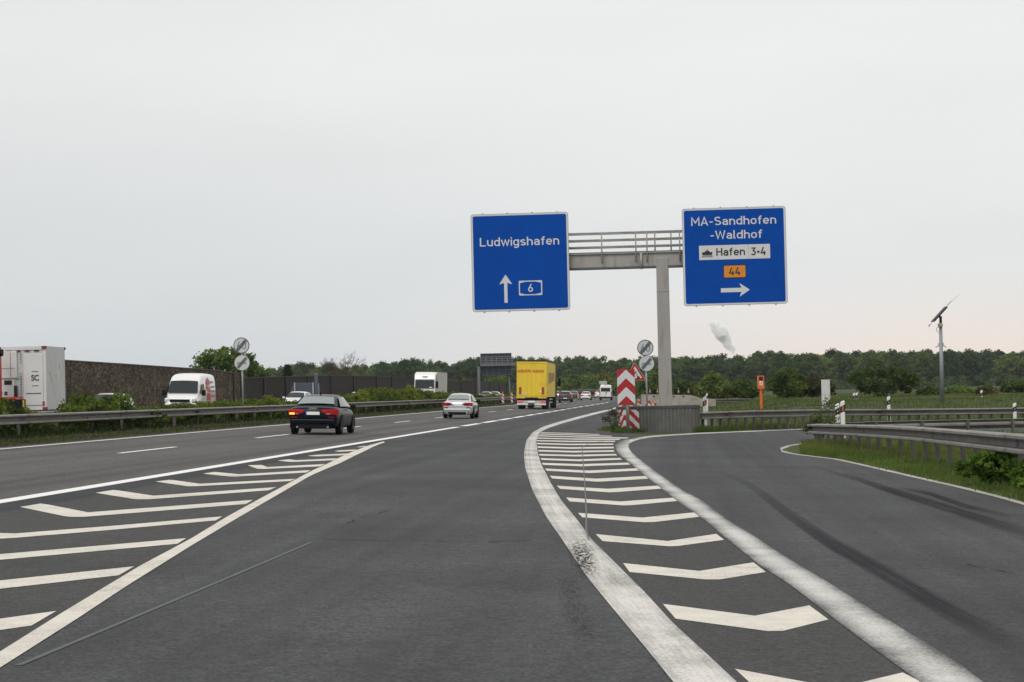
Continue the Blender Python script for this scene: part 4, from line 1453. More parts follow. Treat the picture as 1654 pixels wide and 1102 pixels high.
ship = [(-8.5, 1.2), (-7.5, -3.2), (7.5, -3.2), (8.8, 1.4), (4.2, 1.4), (3.4, 3.4), (1.2, 3.4), (1.0, 6.0), (-.4, 6.0), (-.5, 3.4), (-3, 3.2), (-4.2, 1.2)]
poly_rel(a[0], a[1], ship, k, Y0 - .006, SBLACK, 'ship_symbol', sb)
m = MB()
for zz in (-4.9, -6.6):
    m.sheet([(a[0] - 8.6 * k, a[1] + zz * k), (a[0] + 8.6 * k, a[1] + zz * k), (a[0] + 8.6 * k, a[1] + (zz + .8) * k), (a[0] - 8.6 * k, a[1] + (zz + .8) * k)], Y0 - .006)
m.build('water_lines', SBLACK, sb)
c = P2(1186.8, 438.6, off)
poly_rel(c[0], c[1], rrect(-18.5, -10.8, 18.5, 10.8, 2.4), k, Y0, SBLACK, 'road_badge', sb)
poly_rel(c[0], c[1], rrect(-17.2, -9.5, 17.2, 9.5, 1.8), k, Y0 - .006, SORANGE, 'badge_face', sb)
letters(MB(), '44', c[0] - 9.4 * k, c[1] - 6.0 * k, 12.2 * k, Y0 - .012, 18.6 * k, .95).build('road_number', SBLACK, sb, fix=False)
c = P2(1187.5, 468.6, off)
poly_rel(c[0], c[1], [(-23, -3.4), (7, -3.4), (10, -3.4), (7, -11.0), (23.5, 0), (7, 11.0), (10, 3.4), (7, 3.4), (-23, 3.4)], k, Y0, SWHITE, 'arrow', sb)

# ------------------------------------------------------------------ concrete base around the post
def ribbed():
    m = mat('weathered concrete', (.135, .134, .130), rough=.9, var=.22, scale=1.4, bump=.25, dirt=((.12, .115, .10), .9, .54))
    n = m.node_tree
    return m
CONC = ribbed()
CONCD = mat('dark concrete coping', (.075, .073, .075), rough=.9, var=.25, scale=2)
def concrete_base():
    x0 = on(1001.5, 690, 91).x; x1 = on(1130.5, 690, 91.5).x
    c = thing('concrete_base', 'grey ribbed concrete crash base around the gantry post', 'barrier', G((x0 + x1) / 2, 92.4))
    O = c.location
    hw = (x1 - x0) / 2
    H = .92
    def plan(g, r=.62):
        p = []
        y0, y1 = -1.15 - g, 1.5 + g
        w = hw + g
        r2 = r + g
        for cx_, cy_, a0 in ((w - .5, y0 + .5, 270), (w - r2, y1 - r2, 0), (-w + r2, y1 - r2, 90), (-w + r2, y0 + r2, 180)):
            rr = .5 if a0 == 270 else r2
            for i in range(9): p.append((cx_ + rr * math.cos(rad(a0 + i * 11.25)), cy_ + rr * math.sin(rad(a0 + i * 11.25))))
        return p
    # ribbed outside: fine vertical fluting
    base = plan(0)
    fine = resample(base + [base[0]], 420)[:-1]
    rows = []
    for z in (-.25, H):
        row = []
        for i, (x, y) in enumerate(fine):
            a = fine[i - 1]; b = fine[(i + 1) % len(fine)]
            t = Vector((b[0] - a[0], b[1] - a[1], 0)).normalized()
            n = Vector((t.y, -t.x, 0))
            row.append(Vector((x, y, z)) + n * (.04 if (i // 3) % 2 else 0.0))
        rows.append(row)
    MB().loft(rows).build('wall', CONC, c)
    cp = plan(.05)
    MB().loft([[Vector((x, y, z)) for x, y in cp] for z in (H + .002, H + .11)]).build('coping', CONCD, c)
    # red and white striped sheet wrapped around the left front
    a = [(x, y) for x, y in fine if x < -hw + .92 and y < .15]
    a.sort(key=lambda q: (-q[1] if q[0] < -hw + .3 else 10 + q[0]))
    pts = [(-hw, .1), (-hw, -.3)] + [(-hw + .62 - .62 * math.cos(rad(t)), -1.15 + .62 - .62 * math.sin(rad(t))) for t in range(0, 91, 6)] + [(-hw + .80, -1.15)]
    pts = [((x + hw) * 1.0 - hw - .045 if x < -hw + .5 else x, y - .045) for x, y in pts]
    rs_ = resample(pts, 60)
    H0, H1 = .05, H - .02
    red, white = MB(), MB()
    N = 60
    ref = next(i for i, q in enumerate(rs_) if q[0] > -hw + .20)
    for i in range(N):
        for j in range(30):
            za, zb_ = H0 + (H1 - H0) * j / 30, H0 + (H1 - H0) * (j + 1) / 30
            s = abs((i + .5 - ref) / N * 1.75)
            v = s * (1.15 if i > ref else 1.6) + (j + .5) / 30 * .88
            tgt = red if int(v / .235) % 2 == 0 else white
            p, q = rs_[i], rs_[i + 1]
            tgt.add([Vector((p[0], p[1], za)), Vector((q[0], q[1], za)), Vector((q[0], q[1], zb_)), Vector((p[0], p[1], zb_))], [(0, 1, 2, 3)])
    white.build('warning_sheet', SWHITE, c, fix=False)
    red.build('warning_stripes', SRED, c, fix=False)
    return c
concrete_base()

# ------------------------------------------------------------------ signs on posts
POST = mat('sign post steel', (.33, .35, .36), rough=.45, metal=.5, var=.1)
def plate(parent, poly, y, m, name, t=0.0):
    return MB().prism(poly, y, y + t).build(name, m, parent) if t else MB().sheet(poly, y).build(name, m, parent)
def chevron_board():
    Y = 90.0
    x = on(1013, 690, Y).x
    o = thing('chevron_board', 'tall red and white chevron board on a steel post at the gore', 'sign', G(x, Y), rad(3))
    s = Y / F
    ctr = on(1011.3, 625.2, Y)
    xo, zc = ctr.x - x, ctr.z - o.location.z
    w, h = 28.8 * s, 57.5 * s
    MB().cyl((xo + .03, .06, -.1), (xo + .03, .06, zc + .4), .055, .055, 12).build('post', POST, o, smooth_=True)
    b = MB().prism(rrect(xo - w / 2, zc - h / 2, xo + w / 2, zc + h / 2, .03), -.012, .02).build('board', SBACK, o)
    MB().sheet(rrect(xo - w / 2 + .004, zc - h / 2 + .004, xo + w / 2 - .004, zc + h / 2 - .004, .028), -.016).build('face', SWHITE, b)
    e, z0, z1 = w / 2 - .004, zc - h / 2 + .004, zc + h / 2 - .004
    # apexes measured from the bottom edge as a share of the height: red below .255, white to .50, red to .735, white to .985, red above
    sl = .245 * (z1 - z0) / e * .98
    H = z1 - z0
    bands = [(-1.0, .245), (.50, .745), (.99, 2.0)]
    n = 16
    for lo, hi in bands:
        red = MB()
        for i in range(-n, n):
            xa, xb = e * i / n, e * (i + 1) / n
            q = []
            for xv, f in ((xa, lo), (xb, lo), (xb, hi), (xa, hi)):
                q.append(max(z0, min(z1, z0 + f * H - abs(xv) * sl)))
            if q[3] - q[0] < .002 and q[2] - q[1] < .002: continue
            red.add([(xo + xa, -.020, q[0]), (xo + xb, -.020, q[1]), (xo + xb, -.020, q[2]), (xo + xa, -.020, q[3])], [(0, 1, 2, 3)])
        if red.f: red.build('chevron', SRED, b, fix=False)
chevron_board()
def triangle_sign():
    Y = 93.6
    p = on(1025.5, 604.5, Y)
    # stands between the chevron board and the concrete base
    Y = 90.9
    p = on(1025.8, 604.8, Y)
    o = thing('roadworks_sign', 'red bordered triangular roadworks sign half hidden behind the chevron board', 'sign', G(p.x - .30, Y), rad(2))
    s = Y / F
    x, z = .30, p.z - o.location.z
    def tri(r, rr): 
        out = []
        for a in (90, 210, 330):
            c = (x + (r - rr * 2) * math.cos(rad(a)), z + (r - rr * 2) * math.sin(rad(a)))
            out += [(c[0] + rr * math.cos(rad(a + t)), c[1] + rr * math.sin(rad(a + t))) for t in (-60, -30, 0, 30, 60)]
        return out
    R = 20.0 * s
    MB().cyl((.0, .06, -.1), (.0, .06, z + .0), .035, .035, 10).build('post', mat('orange painted post', (.55, .16, .02), rough=.6), o, smooth_=True)
    MB().box((.15, .04, z - .05), (.34, .03, .06)).build('bracket', SBACK, o)
    b = MB().prism(tri(R, .045), -.01, .015).build('board', SWHITE, o)
    MB().sheet(tri(R * .965, .04), -.014).build('red_border', SRED, b)
    MB().sheet(tri(R * .66, .02), -.018).build('face', SWHITE, b)
    k = R
    m = MB()
    m.sheet([(x + .10 * k, z - .33 * k), (x + .42 * k, z - .33 * k), (x + .26 * k, z - .10 * k)], -.022)      # heap
    m.sheet([(x - .22 * k, z - .33 * k), (x - .13 * k, z - .33 * k), (x - .02 * k, z + .02 * k), (x - .12 * k, z + .06 * k)], -.022)   # legs
    m.sheet([(x - .12 * k, z + .065 * k), (x - .02 * k, z + .025 * k), (x + .08 * k, z + .13 * k), (x + .0 * k, z + .20 * k)], -.022)   # back
    m.sheet([(x + .085 * k + .05 * k * math.cos(t * .7), z + .22 * k + .05 * k * math.sin(t * .7)) for t in range(9)], -.022)
    m.sheet([(x + .07 * k, z + .10 * k), (x + .10 * k, z + .12 * k), (x + .22 * k, z - .20 * k), (x + .18 * k, z - .22 * k)], -.022)
    m.build('symbol', SBLACK, b)
triangle_sign()
RGREY = mat('faded sign grey', (.085, .088, .094), rough=.55)
RFACE = mat('sign face white', (.60, .62, .64), rough=.5, var=.06, scale=3)
def end_sign(label, pts, base, Y, tilt=0.0):
    x = on(base[0], base[1], Y).x
    o = thing('speed_sign', label, 'sign', G(x, Y, 0), tilt)
    (c1, r1), (c2, r2) = pts
    s = Y / F
    top = on(c1[0], c1[1], Y).z - o.location.z
    MB().cyl((0, .06, -.15), (on(c1[0], c1[1], Y).x - x, .06, top + .1), .04, .04, 10).build('post', POST, o, smooth_=True)
    for k, (c_, r_) in enumerate(pts):
        p = on(c_[0], c_[1], Y)
        cx_, cz_, R = p.x - x, p.z - o.location.z, r_ * s
        def disc(q): return [(cx_ + q * math.cos(i * .1745), cz_ + q * math.sin(i * .1745)) for i in range(36)]
        b = MB().prism(disc(R), -.01, .012).build('disc', SBACK, o)
        MB().sheet(disc(R * .985), -.014).build('rim', RGREY if k == 0 else SGREY, b)
        MB().sheet(disc(R * (.89 if k == 0 else .95)), -.018).build('face', RFACE, b)
        m = MB()
        if k == 0:
            letters(m, '60', cx_ - .58 * R, cz_ - .48 * R, .96 * R, -.022, 1.16 * R, .85)
            m.build('number', mat('faded numeral grey', (.20, .205, .215), rough=.55), b, fix=False)
        else:
            for dx, sc in ((-.38, 1.0), (.36, .8)):       # the two vehicles of the sign
                bx, bz = cx_ + dx * R, cz_ - .08 * R
                q = R * .30 * sc
                m.sheet([(bx - q, bz - .35 * q), (bx + q, bz - .35 * q), (bx + q, bz + .25 * q), (bx + .6 * q, bz + .75 * q), (bx - .5 * q, bz + .75 * q), (bx - q, bz + .2 * q)], -.022)
                for wx in (-.55, .55):
                    m.sheet([(bx + wx * q + .26 * q * math.cos(t * .785), bz - .35 * q + .26 * q * math.sin(t * .785)) for t in range(8)], -.0235)
            m.build('vehicle_symbols', mat('pale sign grey', (.33, .34, .36), rough=.55), b, fix=False)
        a = rad(48)
        u, v = Vector((math.cos(a), math.sin(a))), Vector((-math.sin(a), math.cos(a)))
        L_, w_ = R * .90, R * .145
        m = MB()
        for q in (-1, 0, 1):
            c0 = v * (q * w_ * .95)
            m.sheet([(cx_ + (u * s1 * L_ * (.98 if q == 0 else .96) + c0 + v * s2 * w_ * .34).x, cz_ + (u * s1 * L_ * (.98 if q == 0 else .96) + c0 + v * s2 * w_ * .34).y) for s1, s2 in ((-1, -1), (1, -1), (1, 1), (-1, 1))], -.028)
        m.build('slash', RGREY, b, fix=False)
    return o
end_sign('pair of round grey end of limit signs on a post beside the gantry', [((1042.4, 562), 13.2), ((1044.4, 587.6), 12.4)], (1046, 655), 101.0)
end_sign('pair of round grey end of limit signs on a post in the left median', [((390, 558.2), 13.0), ((391, 586.2), 12.4)], (392.5, 650), 104.0)

# beacon, delineators, phone, cabinet, mast
WHITEP = mat('white plastic', (.74, .73, .70), rough=.5, var=.06, scale=6)
BLACKP = mat('black plastic', (.014, .014, .016), rough=.55)
ORANGEP = mat('orange paint', (.74, .135, .020), rough=.45, var=.08, scale=4)
REFL = mat('amber reflector', (.70, .17, .03), rough=.3)
def delineator(label, p, h, rz=0.0, amber=False, group='delineator posts'):
    o = thing('delineator_post', label, 'delineator', p, rz, group)
    w = .075
    def ring(z, k=1.0, dz=0.0): return [Vector((sx * w * k, sy * .055 * k, z + dz * sx)) for sx, sy in ((-1, -1), (-.2, -1.25), (.2, -1.25), (1, -1), (1, 1), (-1, 1))]
    MB().loft([ring(-.25), ring(h - .38)]).build('body', WHITEP, o)
    MB().loft([ring(h - .38, 1.04, .045), ring(h - .16, 1.04, .045)]).build('black_band', BLACKP, o)
    MB().loft([ring(h - .16, 1.0, .045), ring(h - .03, .98, .03), ring(h, .6, .02)]).build('cap', WHITEP, o)
    MB().box((0, -.075, h - .27), (.045, .012, .15 if amber else .05)).build('reflector', REFL if amber else SGREY, o)
    return o
def del_at(label, px, ytop, Y, amber=False):
    p = on(px, ytop, Y)
    z = ground(p.x, p.y) - .05
    return delineator(label, Vector((p.x, p.y, z)), max(.5, p.z - z), amber=amber)
del_at('white post with black band just right of the concrete base', 1138, 641, 95.5, True)
del_at('white post with orange reflector, the taller of two at the guardrail tip', 1360.5, 648, 78.6, True)
del_at('white post, the shorter and left one of two at the guardrail tip', 1352, 652.5, 80.4)
del_at('white post with black band behind the guardrail between large bush and solar mast', 1435, 641, 109)
del_at('white post in front of the guardrail at the right edge of the meadow', 1638.5, 651.5, 104)
del_at('slim white post on the meadow right of the solar mast', 1585.5, 638.2, 150)
del_at('white post at the foot of the largest dark bush, the taller of two', 1379.5, 636.2, 155)
del_at('small white post at the foot of the largest dark bush, the shorter of two', 1384, 641.2, 160)
del_at('tiny white post on the meadow above the concrete base', 1141.5, 636.4, 175)
def phone():
    Y = 140.0
    p = on(1229, 630, Y)
    z = ground(p.x, Y) - .08
    s = Y / F
    o = thing('emergency_phone', 'orange emergency telephone pillar on the meadow', 'emergency phone', (p.x, Y, z), rad(4))
    zt_, zh = on(1229, 607, Y).z - z, on(1229, 628, Y).z - z
    w = 10.2 * s
    MB().box((.0, 0, zh / 2), (3.6 * s, 3.4 * s, zh)).build('post', ORANGEP, o, bevel=.01)
    hd = MB().prism(rrect(-w / 2, zh - .02, w / 2, zt_, .06), -.14, .14).build('housing', ORANGEP, o)
    MB().sheet(rrect(-w * .33, zh + (zt_ - zh) * .62, w * .33, zt_ - .06, .05), -.144).build('opening', mat('dark recess', (.03, .015, .012), rough=.7), hd)
    MB().sheet(rrect(-w * .26, zh + (zt_ - zh) * .27, w * .26, zh + (zt_ - zh) * .58, .01), -.146).build('symbol_plate', WHITEP, hd)
    m = MB()
    zc = zh + (zt_ - zh) * .42
    m.sheet([(-.05, zc - .06), (-.015, zc - .075), (.06, zc + .05), (.04, zc + .08), (.015, zc + .07), (.02, zc + .03), (-.025, zc - .035), (-.05, zc - .03)], -.15)
    m.build('handset_symbol', BLACKP, hd)
    MB().box((w * .1, -.15, zh + (zt_ - zh) * .75), (.05, .03, .14)).build('handset', BLACKP, hd)
phone()
def cabinet():
    Y = 128.0
    a, b = on(1326.5, 613.5, Y), on(1341.5, 657, Y)
    z = ground((a.x + b.x) / 2, Y) - .06
    o = thing('roadside_cabinet', 'tall narrow pale grey metal cabinet standing on the meadow', 'cabinet', ((a.x + b.x) / 2, Y, z), rad(-6))
    w, h = b.x - a.x, a.z - z
    CAB = mat('pale grey cabinet paint', (.60, .60, .585), rough=.55, var=.12, scale=3, dirt=((.30, .27, .22), 4, .62))
    bd = MB().box((0, .12, h / 2), (w, .32, h)).build('body', CAB, o, bevel=.012)
    MB().box((0, -.048, h / 2 + .03), (w - .06, .012, h - .18)).build('door', CAB, o, bevel=.004)
    MB().box((w * .36, -.066, h * .55), (.025, .02, .12)).build('handle', SGREY, o)
    MB().box((0, .12, h + .012), (w + .04, .36, .02)).build('roof', SGREY, o)
cabinet()
def solar_mast():
    Y = 135.0
    b = on(1522, 652, Y)
    z = ground(b.x, Y) - .05
    o = thing('solar_mast', 'tall grey steel mast with tilted solar panel and thin antenna', 'mast', (b.x, Y, z))
    def q(px, py, dy=0.0):
        p = on(px, py, Y + dy)
        return Vector((p.x - b.x, dy, p.z - z))
    s = Y / F
    MB().cyl((0, 0, -.2), q(1519.4, 527), 3.6 * s, 2.6 * s, 14).build('pole', mat('mast steel', (.27, .30, .32), rough=.5, metal=.4, var=.12, scale=2), o, smooth_=True)
    m = MB().cyl(q(1519.5, 530), q(1519.3, 511), 2.4 * s, 2.2 * s, 12)
    m.build('mast_head', BLACKP, o, smooth_=True)
    m = MB()
    for sx in (-1, 1): m.cyl(q(1520, 556), q(1520 + sx * 9, 561.5), 1.1 * s, .7 * s, 8)
    m.box(q(1520, 555.5), (9 * s, .12, 2.4 * s))
    m.build('bracket', SGREY, o)
    m = MB()
    c = q(1519, 525.5, -.12)
    m.cyl(c + Vector((0, .12, 0)), c + Vector((0, -.05, 0)), 4.0 * s, 4.0 * s, 16)
    pts = [c + Vector((-2.5 * s + -4.2 * s * math.sin(rad(t)), 0, -3 * s - 4.5 * s * (1 - math.cos(rad(t))) * .9)) for t in range(0, 181, 15)]
    m.tube(pts, .5 * s, 6)
    m.build('sensor', mat('pale sensor housing', (.42, .41, .30), rough=.5), o, smooth_=True)
    # tilted panel seen almost edge on
    a, e = q(1507.5, 520), q(1528.5, 497)
    d = (e - a).normalized()
    n = Vector((d.z, 0, -d.x))
    rot = Matrix((d, Vector((0, 1, 0)), n)).transposed()
    pn = MB().box((a + e) / 2 - n * .02, ((e - a).length, .95, .05), rot=rot).build('solar_panel', mat('solar cells', (.012, .014, .022), rough=.35, spec=.2), o)
    MB().box((a + e) / 2 - n * .058, ((e - a).length + .04, .99, .02), rot=rot).build('frame', mat('dark panel frame', (.035, .037, .04), rough=.6, spec=.2), pn)
    MB().cyl(q(1518.5, 514), (a + e) / 2 - n * .03, 1.6 * s, 1.4 * s, 8).build('panel_arm', BLACKP, o)
    m = MB().cyl(q(1500.5, 526.5), q(1533.5, 489.5), .55 * s, .45 * s, 6).cyl(q(1532, 491.5), q(1550, 475), .4 * s, .2 * s, 6)
    m.cyl(q(1500, 527.4), q(1502.2, 524.6), 1.1 * s, 1.0 * s, 8)
    m.build('antenna', mat('antenna grey', (.22, .22, .23), rough=.4, metal=.5), o)
    m = MB()
    for k in range(5):
        p = q(1531.2 + 1.4 * k, 492.3 - 1.5 * k)
        m.cyl(p + Vector((0, -.28, 0)), p + Vector((0, .28, 0)), .25 * s, .25 * s, 5)
    m.build('antenna_element', mat('antenna grey', (.3, .3, .3)), o)
solar_mast()

def beacon(label, p, h, rx=0.0, rz=0.0, group='red and white guide beacons'):
    o = thing('guide_beacon', label, 'beacon', p, rz, group)
    o.rotation_euler = (0, rx, rz)
    w = .25
    b = MB().prism(rrect(-w / 2, .18, w / 2, h - .16, .08), -.03, .03).build('board', SWHITE, o)
    m = MB()
    z0, z1 = .19, h - .17
    n = 3
    st = (z1 - z0) / n
    for k in range(-1, n + 1):
        for i in range(6):
            xa, xb = -w * .49 + w * .98 * i / 6, -w * .49 + w * .98 * (i + 1) / 6
            def zz(x, f): return min(z1, max(z0, z0 + (k + f) * st - (x + w / 2) * 1.0 + .1))
            q = [zz(xa, 0), zz(xb, 0), zz(xb, .5), zz(xa, .5)]
            if q[3] - q[0] < .004: continue
            m.add([(xa, -.034, q[0]), (xb, -.034, q[1]), (xb, -.034, q[2]), (xa, -.034, q[3])], [(0, 1, 2, 3)])
    m.build('stripes', SRED, b, fix=False)
    MB().box((0, 0, .08), (.34, .4, .16)).build('foot', BLACKP, o, bevel=.02)
    MB().cyl((0, 0, h - .18), (0, 0, h), .075, .06, 12).build('lamp', mat('beacon lamp amber', (.62, .15, .04), rough=.3), o, smooth_=True)
    return o
beacon('red and white guide beacon, the left one of two before the yellow lorry', at(812.5, 655), 1.42)
beacon('red and white guide beacon partly hidden by the yellow lorry', at(827, 654), 1.42)
for i, (px, py, h, lab) in enumerate(((934, 646.3, 1.3, 'red and white guide beacon between the dark hatchback and white saloon'), (961, 643, 1.3, 'red and white guide beacon between the white saloon and white van'))):
    beacon(lab, at(px, py), h)
# leaning stack of beacons by the end-of-limit sign
k = 0
TANG = [(1033, 118, -.5), (1035.5, 120, .35), (1038, 116, -.25), (1040.5, 121, .55), (1043, 117, .15)]
TLAB = ['leaning beacon leftmost in the stored pile behind the concrete base', 'beacon tilted to the right, second in the pile behind the base', 'middle beacon of the stored pile behind the concrete base', 'steepest leaning beacon of the pile behind the concrete base', 'nearly upright beacon rightmost in the pile behind the concrete base']
for (px, Y, a), lab in zip(TANG, TLAB):
    x = on(px, 655, Y).x
    beacon(lab, G(x, Y, -.02), 1.25, a, random.uniform(-.9, .9), 'stored guide beacons')
FLAB = ['red white beacon leftmost on the concrete wall beyond the meadow', 'second red white beacon on the concrete wall beyond the meadow', 'red white beacon on the concrete wall just right of the gantry post', 'last red white beacon to the right on the concrete wall']

# concrete wall beyond the gantry
def far_concrete():
    Y = 190.0
    spec = [(1036, 637.2), (1060, 637.4), (1085, 637.8), (1116, 638.4), (1124, 640.4), (1132, 643.6), (1156, 644.6)]
    P = [on(a, b, Y) for a, b in spec]
    o = thing('concrete_wall', 'long pale concrete wall beyond the gantry with a sloping right end', 'wall', (P[0].x, Y, ground(P[0].x, Y)))
    O = o.location
    m = mat('pale concrete', (.36, .33, .29), rough=.9, var=.25, scale=1.2, dirt=((.22, .19, .16), 1.5, .56))
    rows = []
    for p in P:
        b = min(p.z - .25, on(1080, 652, Y).z - .3)
        rows.append([Vector((p.x, Y, b)) - O, p - O, p + Vector((0, .35, 0)) - O, Vector((p.x, Y + .35, b)) - O])
    MB().loft(rows).build('wall', m, o)
    for px in (1056, 1088, 1104):
        c = on(px, 640.5, Y)
        MB().box((c.x - O.x, -.01, c.z - O.z), (.16, .05, .10)).build('lifting_hole', BLACKP, o)
    for px, lab in zip((1050, 1062, 1096, 1112), FLAB):
        c = on(px, 637.8, Y + .17)
        z = c.z
        q = beacon(lab, Vector((c.x, Y + .17, z - .0)), .55, 0, 0, 'small beacons on the concrete wall')
        q.scale = (.5, .5, 1)
far_concrete()

# arrow sign seen from behind by the dark wall, and the far gantry
def arrow_back():
    Y = 214.0
    def q(px, py): 
        p = on(px, py, Y); return p
    b = q(505, 660)
    z = ground(b.x, Y)
    o = thing('direction_sign', 'blue grey arrow shaped sign seen from behind before the dark wall', 'sign', (b.x, Y, z), 0)
    def l(px, py):
        p = on(px, py, Y); return (p.x - b.x, p.z - z)
    BK = mat('sign back blue grey', (.075, .095, .115), rough=.6, metal=.2, var=.15)
    MB().prism([l(469, 629.5), l(475, 618.5), l(505.5, 618.0), l(506, 639), l(473, 640)], 0, .05).build('board', BK, o)
    for px in (476, 505.5):
        a = l(px, 618)
        MB().cyl((a[0], -.05, -.2), (a[0], -.05, a[1]), .055, .055, 10).build('post', POST, o, smooth_=True)
def pillar():
    Y = 218.0
    p = on(510.5, 604.5, Y)
    z = ground(p.x, Y)
    o = thing('utility_post', 'slim blue grey post standing right of the arrow sign by the wall', 'post', (p.x, Y, z))
    MB().box((0, 0, (p.z - z) / 2), (.32, .25, p.z - z)).build('shaft', mat('blue grey steel', (.085, .115, .155), rough=.6, metal=.2), o, bevel=.02)
    MB().cyl((.25, -.1, 1.2), (.25, -.1, p.z - z - .9), .05, .05, 8).build('pipe', POST, o)
    MB().box((0, 0, p.z - z + .03), (.36, .29, .05)).build('cap', SGREY, o)
arrow_back(); pillar()
def far_gantry():
    d = 36.6
    r = ray(774, 640)
    Y = d / (TH - r.x)
    z = ground(r.x * Y, Y)
    o = thing('sign_gantry', 'distant gantry over the oncoming carriageway with its sign seen from behind', 'sign gantry', (r.x * Y, Y, z))
    def l(px, py):
        p = on(px, py, Y); return Vector((p.x - o.location.x, 0, p.z - z))
    s = Y / F
    FG = mat('distant gantry steel', (.15, .155, .16), rough=.6, metal=.2)
    h = l(774, 586.5).z
    MB().box((0, 0, h / 2 - .1), (4.4 * s, .5, h)).build('post', FG, o)
    a, b = l(771.5, 589.8), l(834, 588.0)
    MB().box(((a.x + b.x) / 2, 0, a.z), (b.x - a.x, .5, 4.2 * s)).build('beam', FG, o)
    p, q = l(776, 571.2), l(826.5, 606.5)
    bd = MB().box(((p.x + q.x) / 2, -.55 + 1.3, (p.z + q.z) / 2), (q.x - p.x, .08, p.z - q.z)).build('sign_board', mat('distant sign back', (.026, .031, .050), rough=.6, var=.1), o)
    m = MB()
    for k in range(6):
        x = p.x + (q.x - p.x) * k / 5
        m.box((x, .60, (p.z + q.z) / 2), (.10, .10, p.z - q.z))
    for z_ in (p.z - .05, q.z + .1, (p.z + q.z) / 2 - 1): m.box(((p.x + q.x) / 2, .58, z_), (q.x - p.x, .10, .09))
    m.build('frame', mat('distant frame', (.085, .095, .12), rough=.6, metal=.2), bd)
    m = MB()
    for z_ in (1.2, .85, .5, .15): m.cyl((p.x, -.3, a.z + 2.1 * s + z_), (b.x - .6, -.3, a.z + 2.1 * s + z_), .045, .045, 6)
    for k in range(7): 
        x = p.x + (b.x - p.x - .6) * k / 6
        m.cyl((x, -.3, a.z), (x, -.3, a.z + 2.1 * s + 1.2), .045, .045, 6)
    m.build('railing', mat('distant railing', (.22, .23, .25), rough=.6, metal=.2), o)
    c = l(823, 650)
    MB().box((l(822.5, 600).x, 1.1, h * .5), (2.2 * s, .25, h)).build('hanger', FG, o)
far_gantry()

# ------------------------------------------------------------------ vehicles
GLASS = mat('car glass', (.016, .022, .023), rough=.06, spec=.45)
GLASSL = mat('car glass seen through', (.16, .21, .20), rough=.10, spec=.7, coat=.6)
TYRE = mat('tyre', (.014, .014, .015), rough=.9, spec=.15)
RIM = mat('alloy rim', (.46, .46, .47), rough=.3, metal=.8)
RIMD = mat('steel rim', (.10, .10, .11), rough=.5, metal=.6)
TAIL = mat('tail lamp red', (.46, .006, .010), rough=.3, spec=.25)
TAILD = mat('tail lamp dark red', (.14, .004, .010), rough=.3, spec=.25)
LAMPON = mat('lit indicator', (1.0, .42, .05), emit=1.6)
BRAKE = mat('lit brake lamp', (.75, .02, .02), emit=.35)
HEADL = mat('headlamp lens', (.62, .64, .66), rough=.08, coat=1)
HEADON = mat('lit headlamp', (1.0, .97, .92), emit=6.0)
PLATE = mat('white number plate', (.86, .86, .84), rough=.4)
EUBLUE = mat('plate blue band', (.02, .05, .30), rough=.4)
TRIM = mat('black trim', (.009, .009, .010), rough=.6, spec=.15)
CHROME = mat('chrome', (.6, .6, .6), rough=.12, metal=1)
def paintc(name, col, metal=.0, rough=.3, coat=.9, spec=.5): return mat(name, col, rough=rough, metal=metal, coat=coat, spec=spec, var=.02, scale=1)

def wheel(parent, x, y, r, w, side, rim=RIM):
    o = MB()
    prof = [(.62, -.5), (.93, -.5), (1.0, -.34), (1.0, .34), (.93, .5), (.62, .5)]
    rows = []
    n = 22
    for a in range(n):
        t = 2 * math.pi * a / n
        rows.append([Vector((q * w, k * r * math.cos(t), k * r * math.sin(t))) for k, q in prof])
    rows.append(rows[0])
    o.loft(rows, caps=False)
    wh = o.build('wheel', TYRE, parent, smooth_=True)
    wh.location = (x, y, r)
    m = MB()
    m.cyl((side * w * .28, 0, 0), (side * w * .40, 0, 0), r * .64, r * .60, 20)
    for k in range(5):
        t = k * 1.2566
        m.box((side * w * .44, math.cos(t) * r * .32, math.sin(t) * r * .32), (.03, .05, r * .56), rot=Matrix.Rotation(t - math.pi / 2, 3, 'X'))
    m.cyl((side * w * .40, 0, 0), (side * w * .49, 0, 0), r * .16, r * .14, 10)
    m.build('rim', rim, wh)
    return wh
def ring_of(half, y):
    r = [Vector((x, y, z)) for x, z in half]
    l = [Vector((-x, y, z)) for x, z in half[::-1] if abs(x) > 1e-6]
    return r + l
def patch(a, b, c, d, n=6, bulge=0.0, shift=0.0):
    """four-corner curved pane a-b-c-d"""
    A, B, C_, D = map(Vector, (a, b, c, d))
    nrm = (B - A).cross(D - A).normalized()
    rows = []
    for i in range(n + 1):
        u = i / n
        row = []
        for j in range(n + 1):
            v = j / n
            p = (A * (1 - u) + B * u) * (1 - v) + (D * (1 - u) + C_ * u) * v
            row.append(p + nrm * (shift + bulge * (1 - (2 * u - 1) ** 2)))
        rows.append(row)
    return MB().loft(rows, caps=False, closed=False)

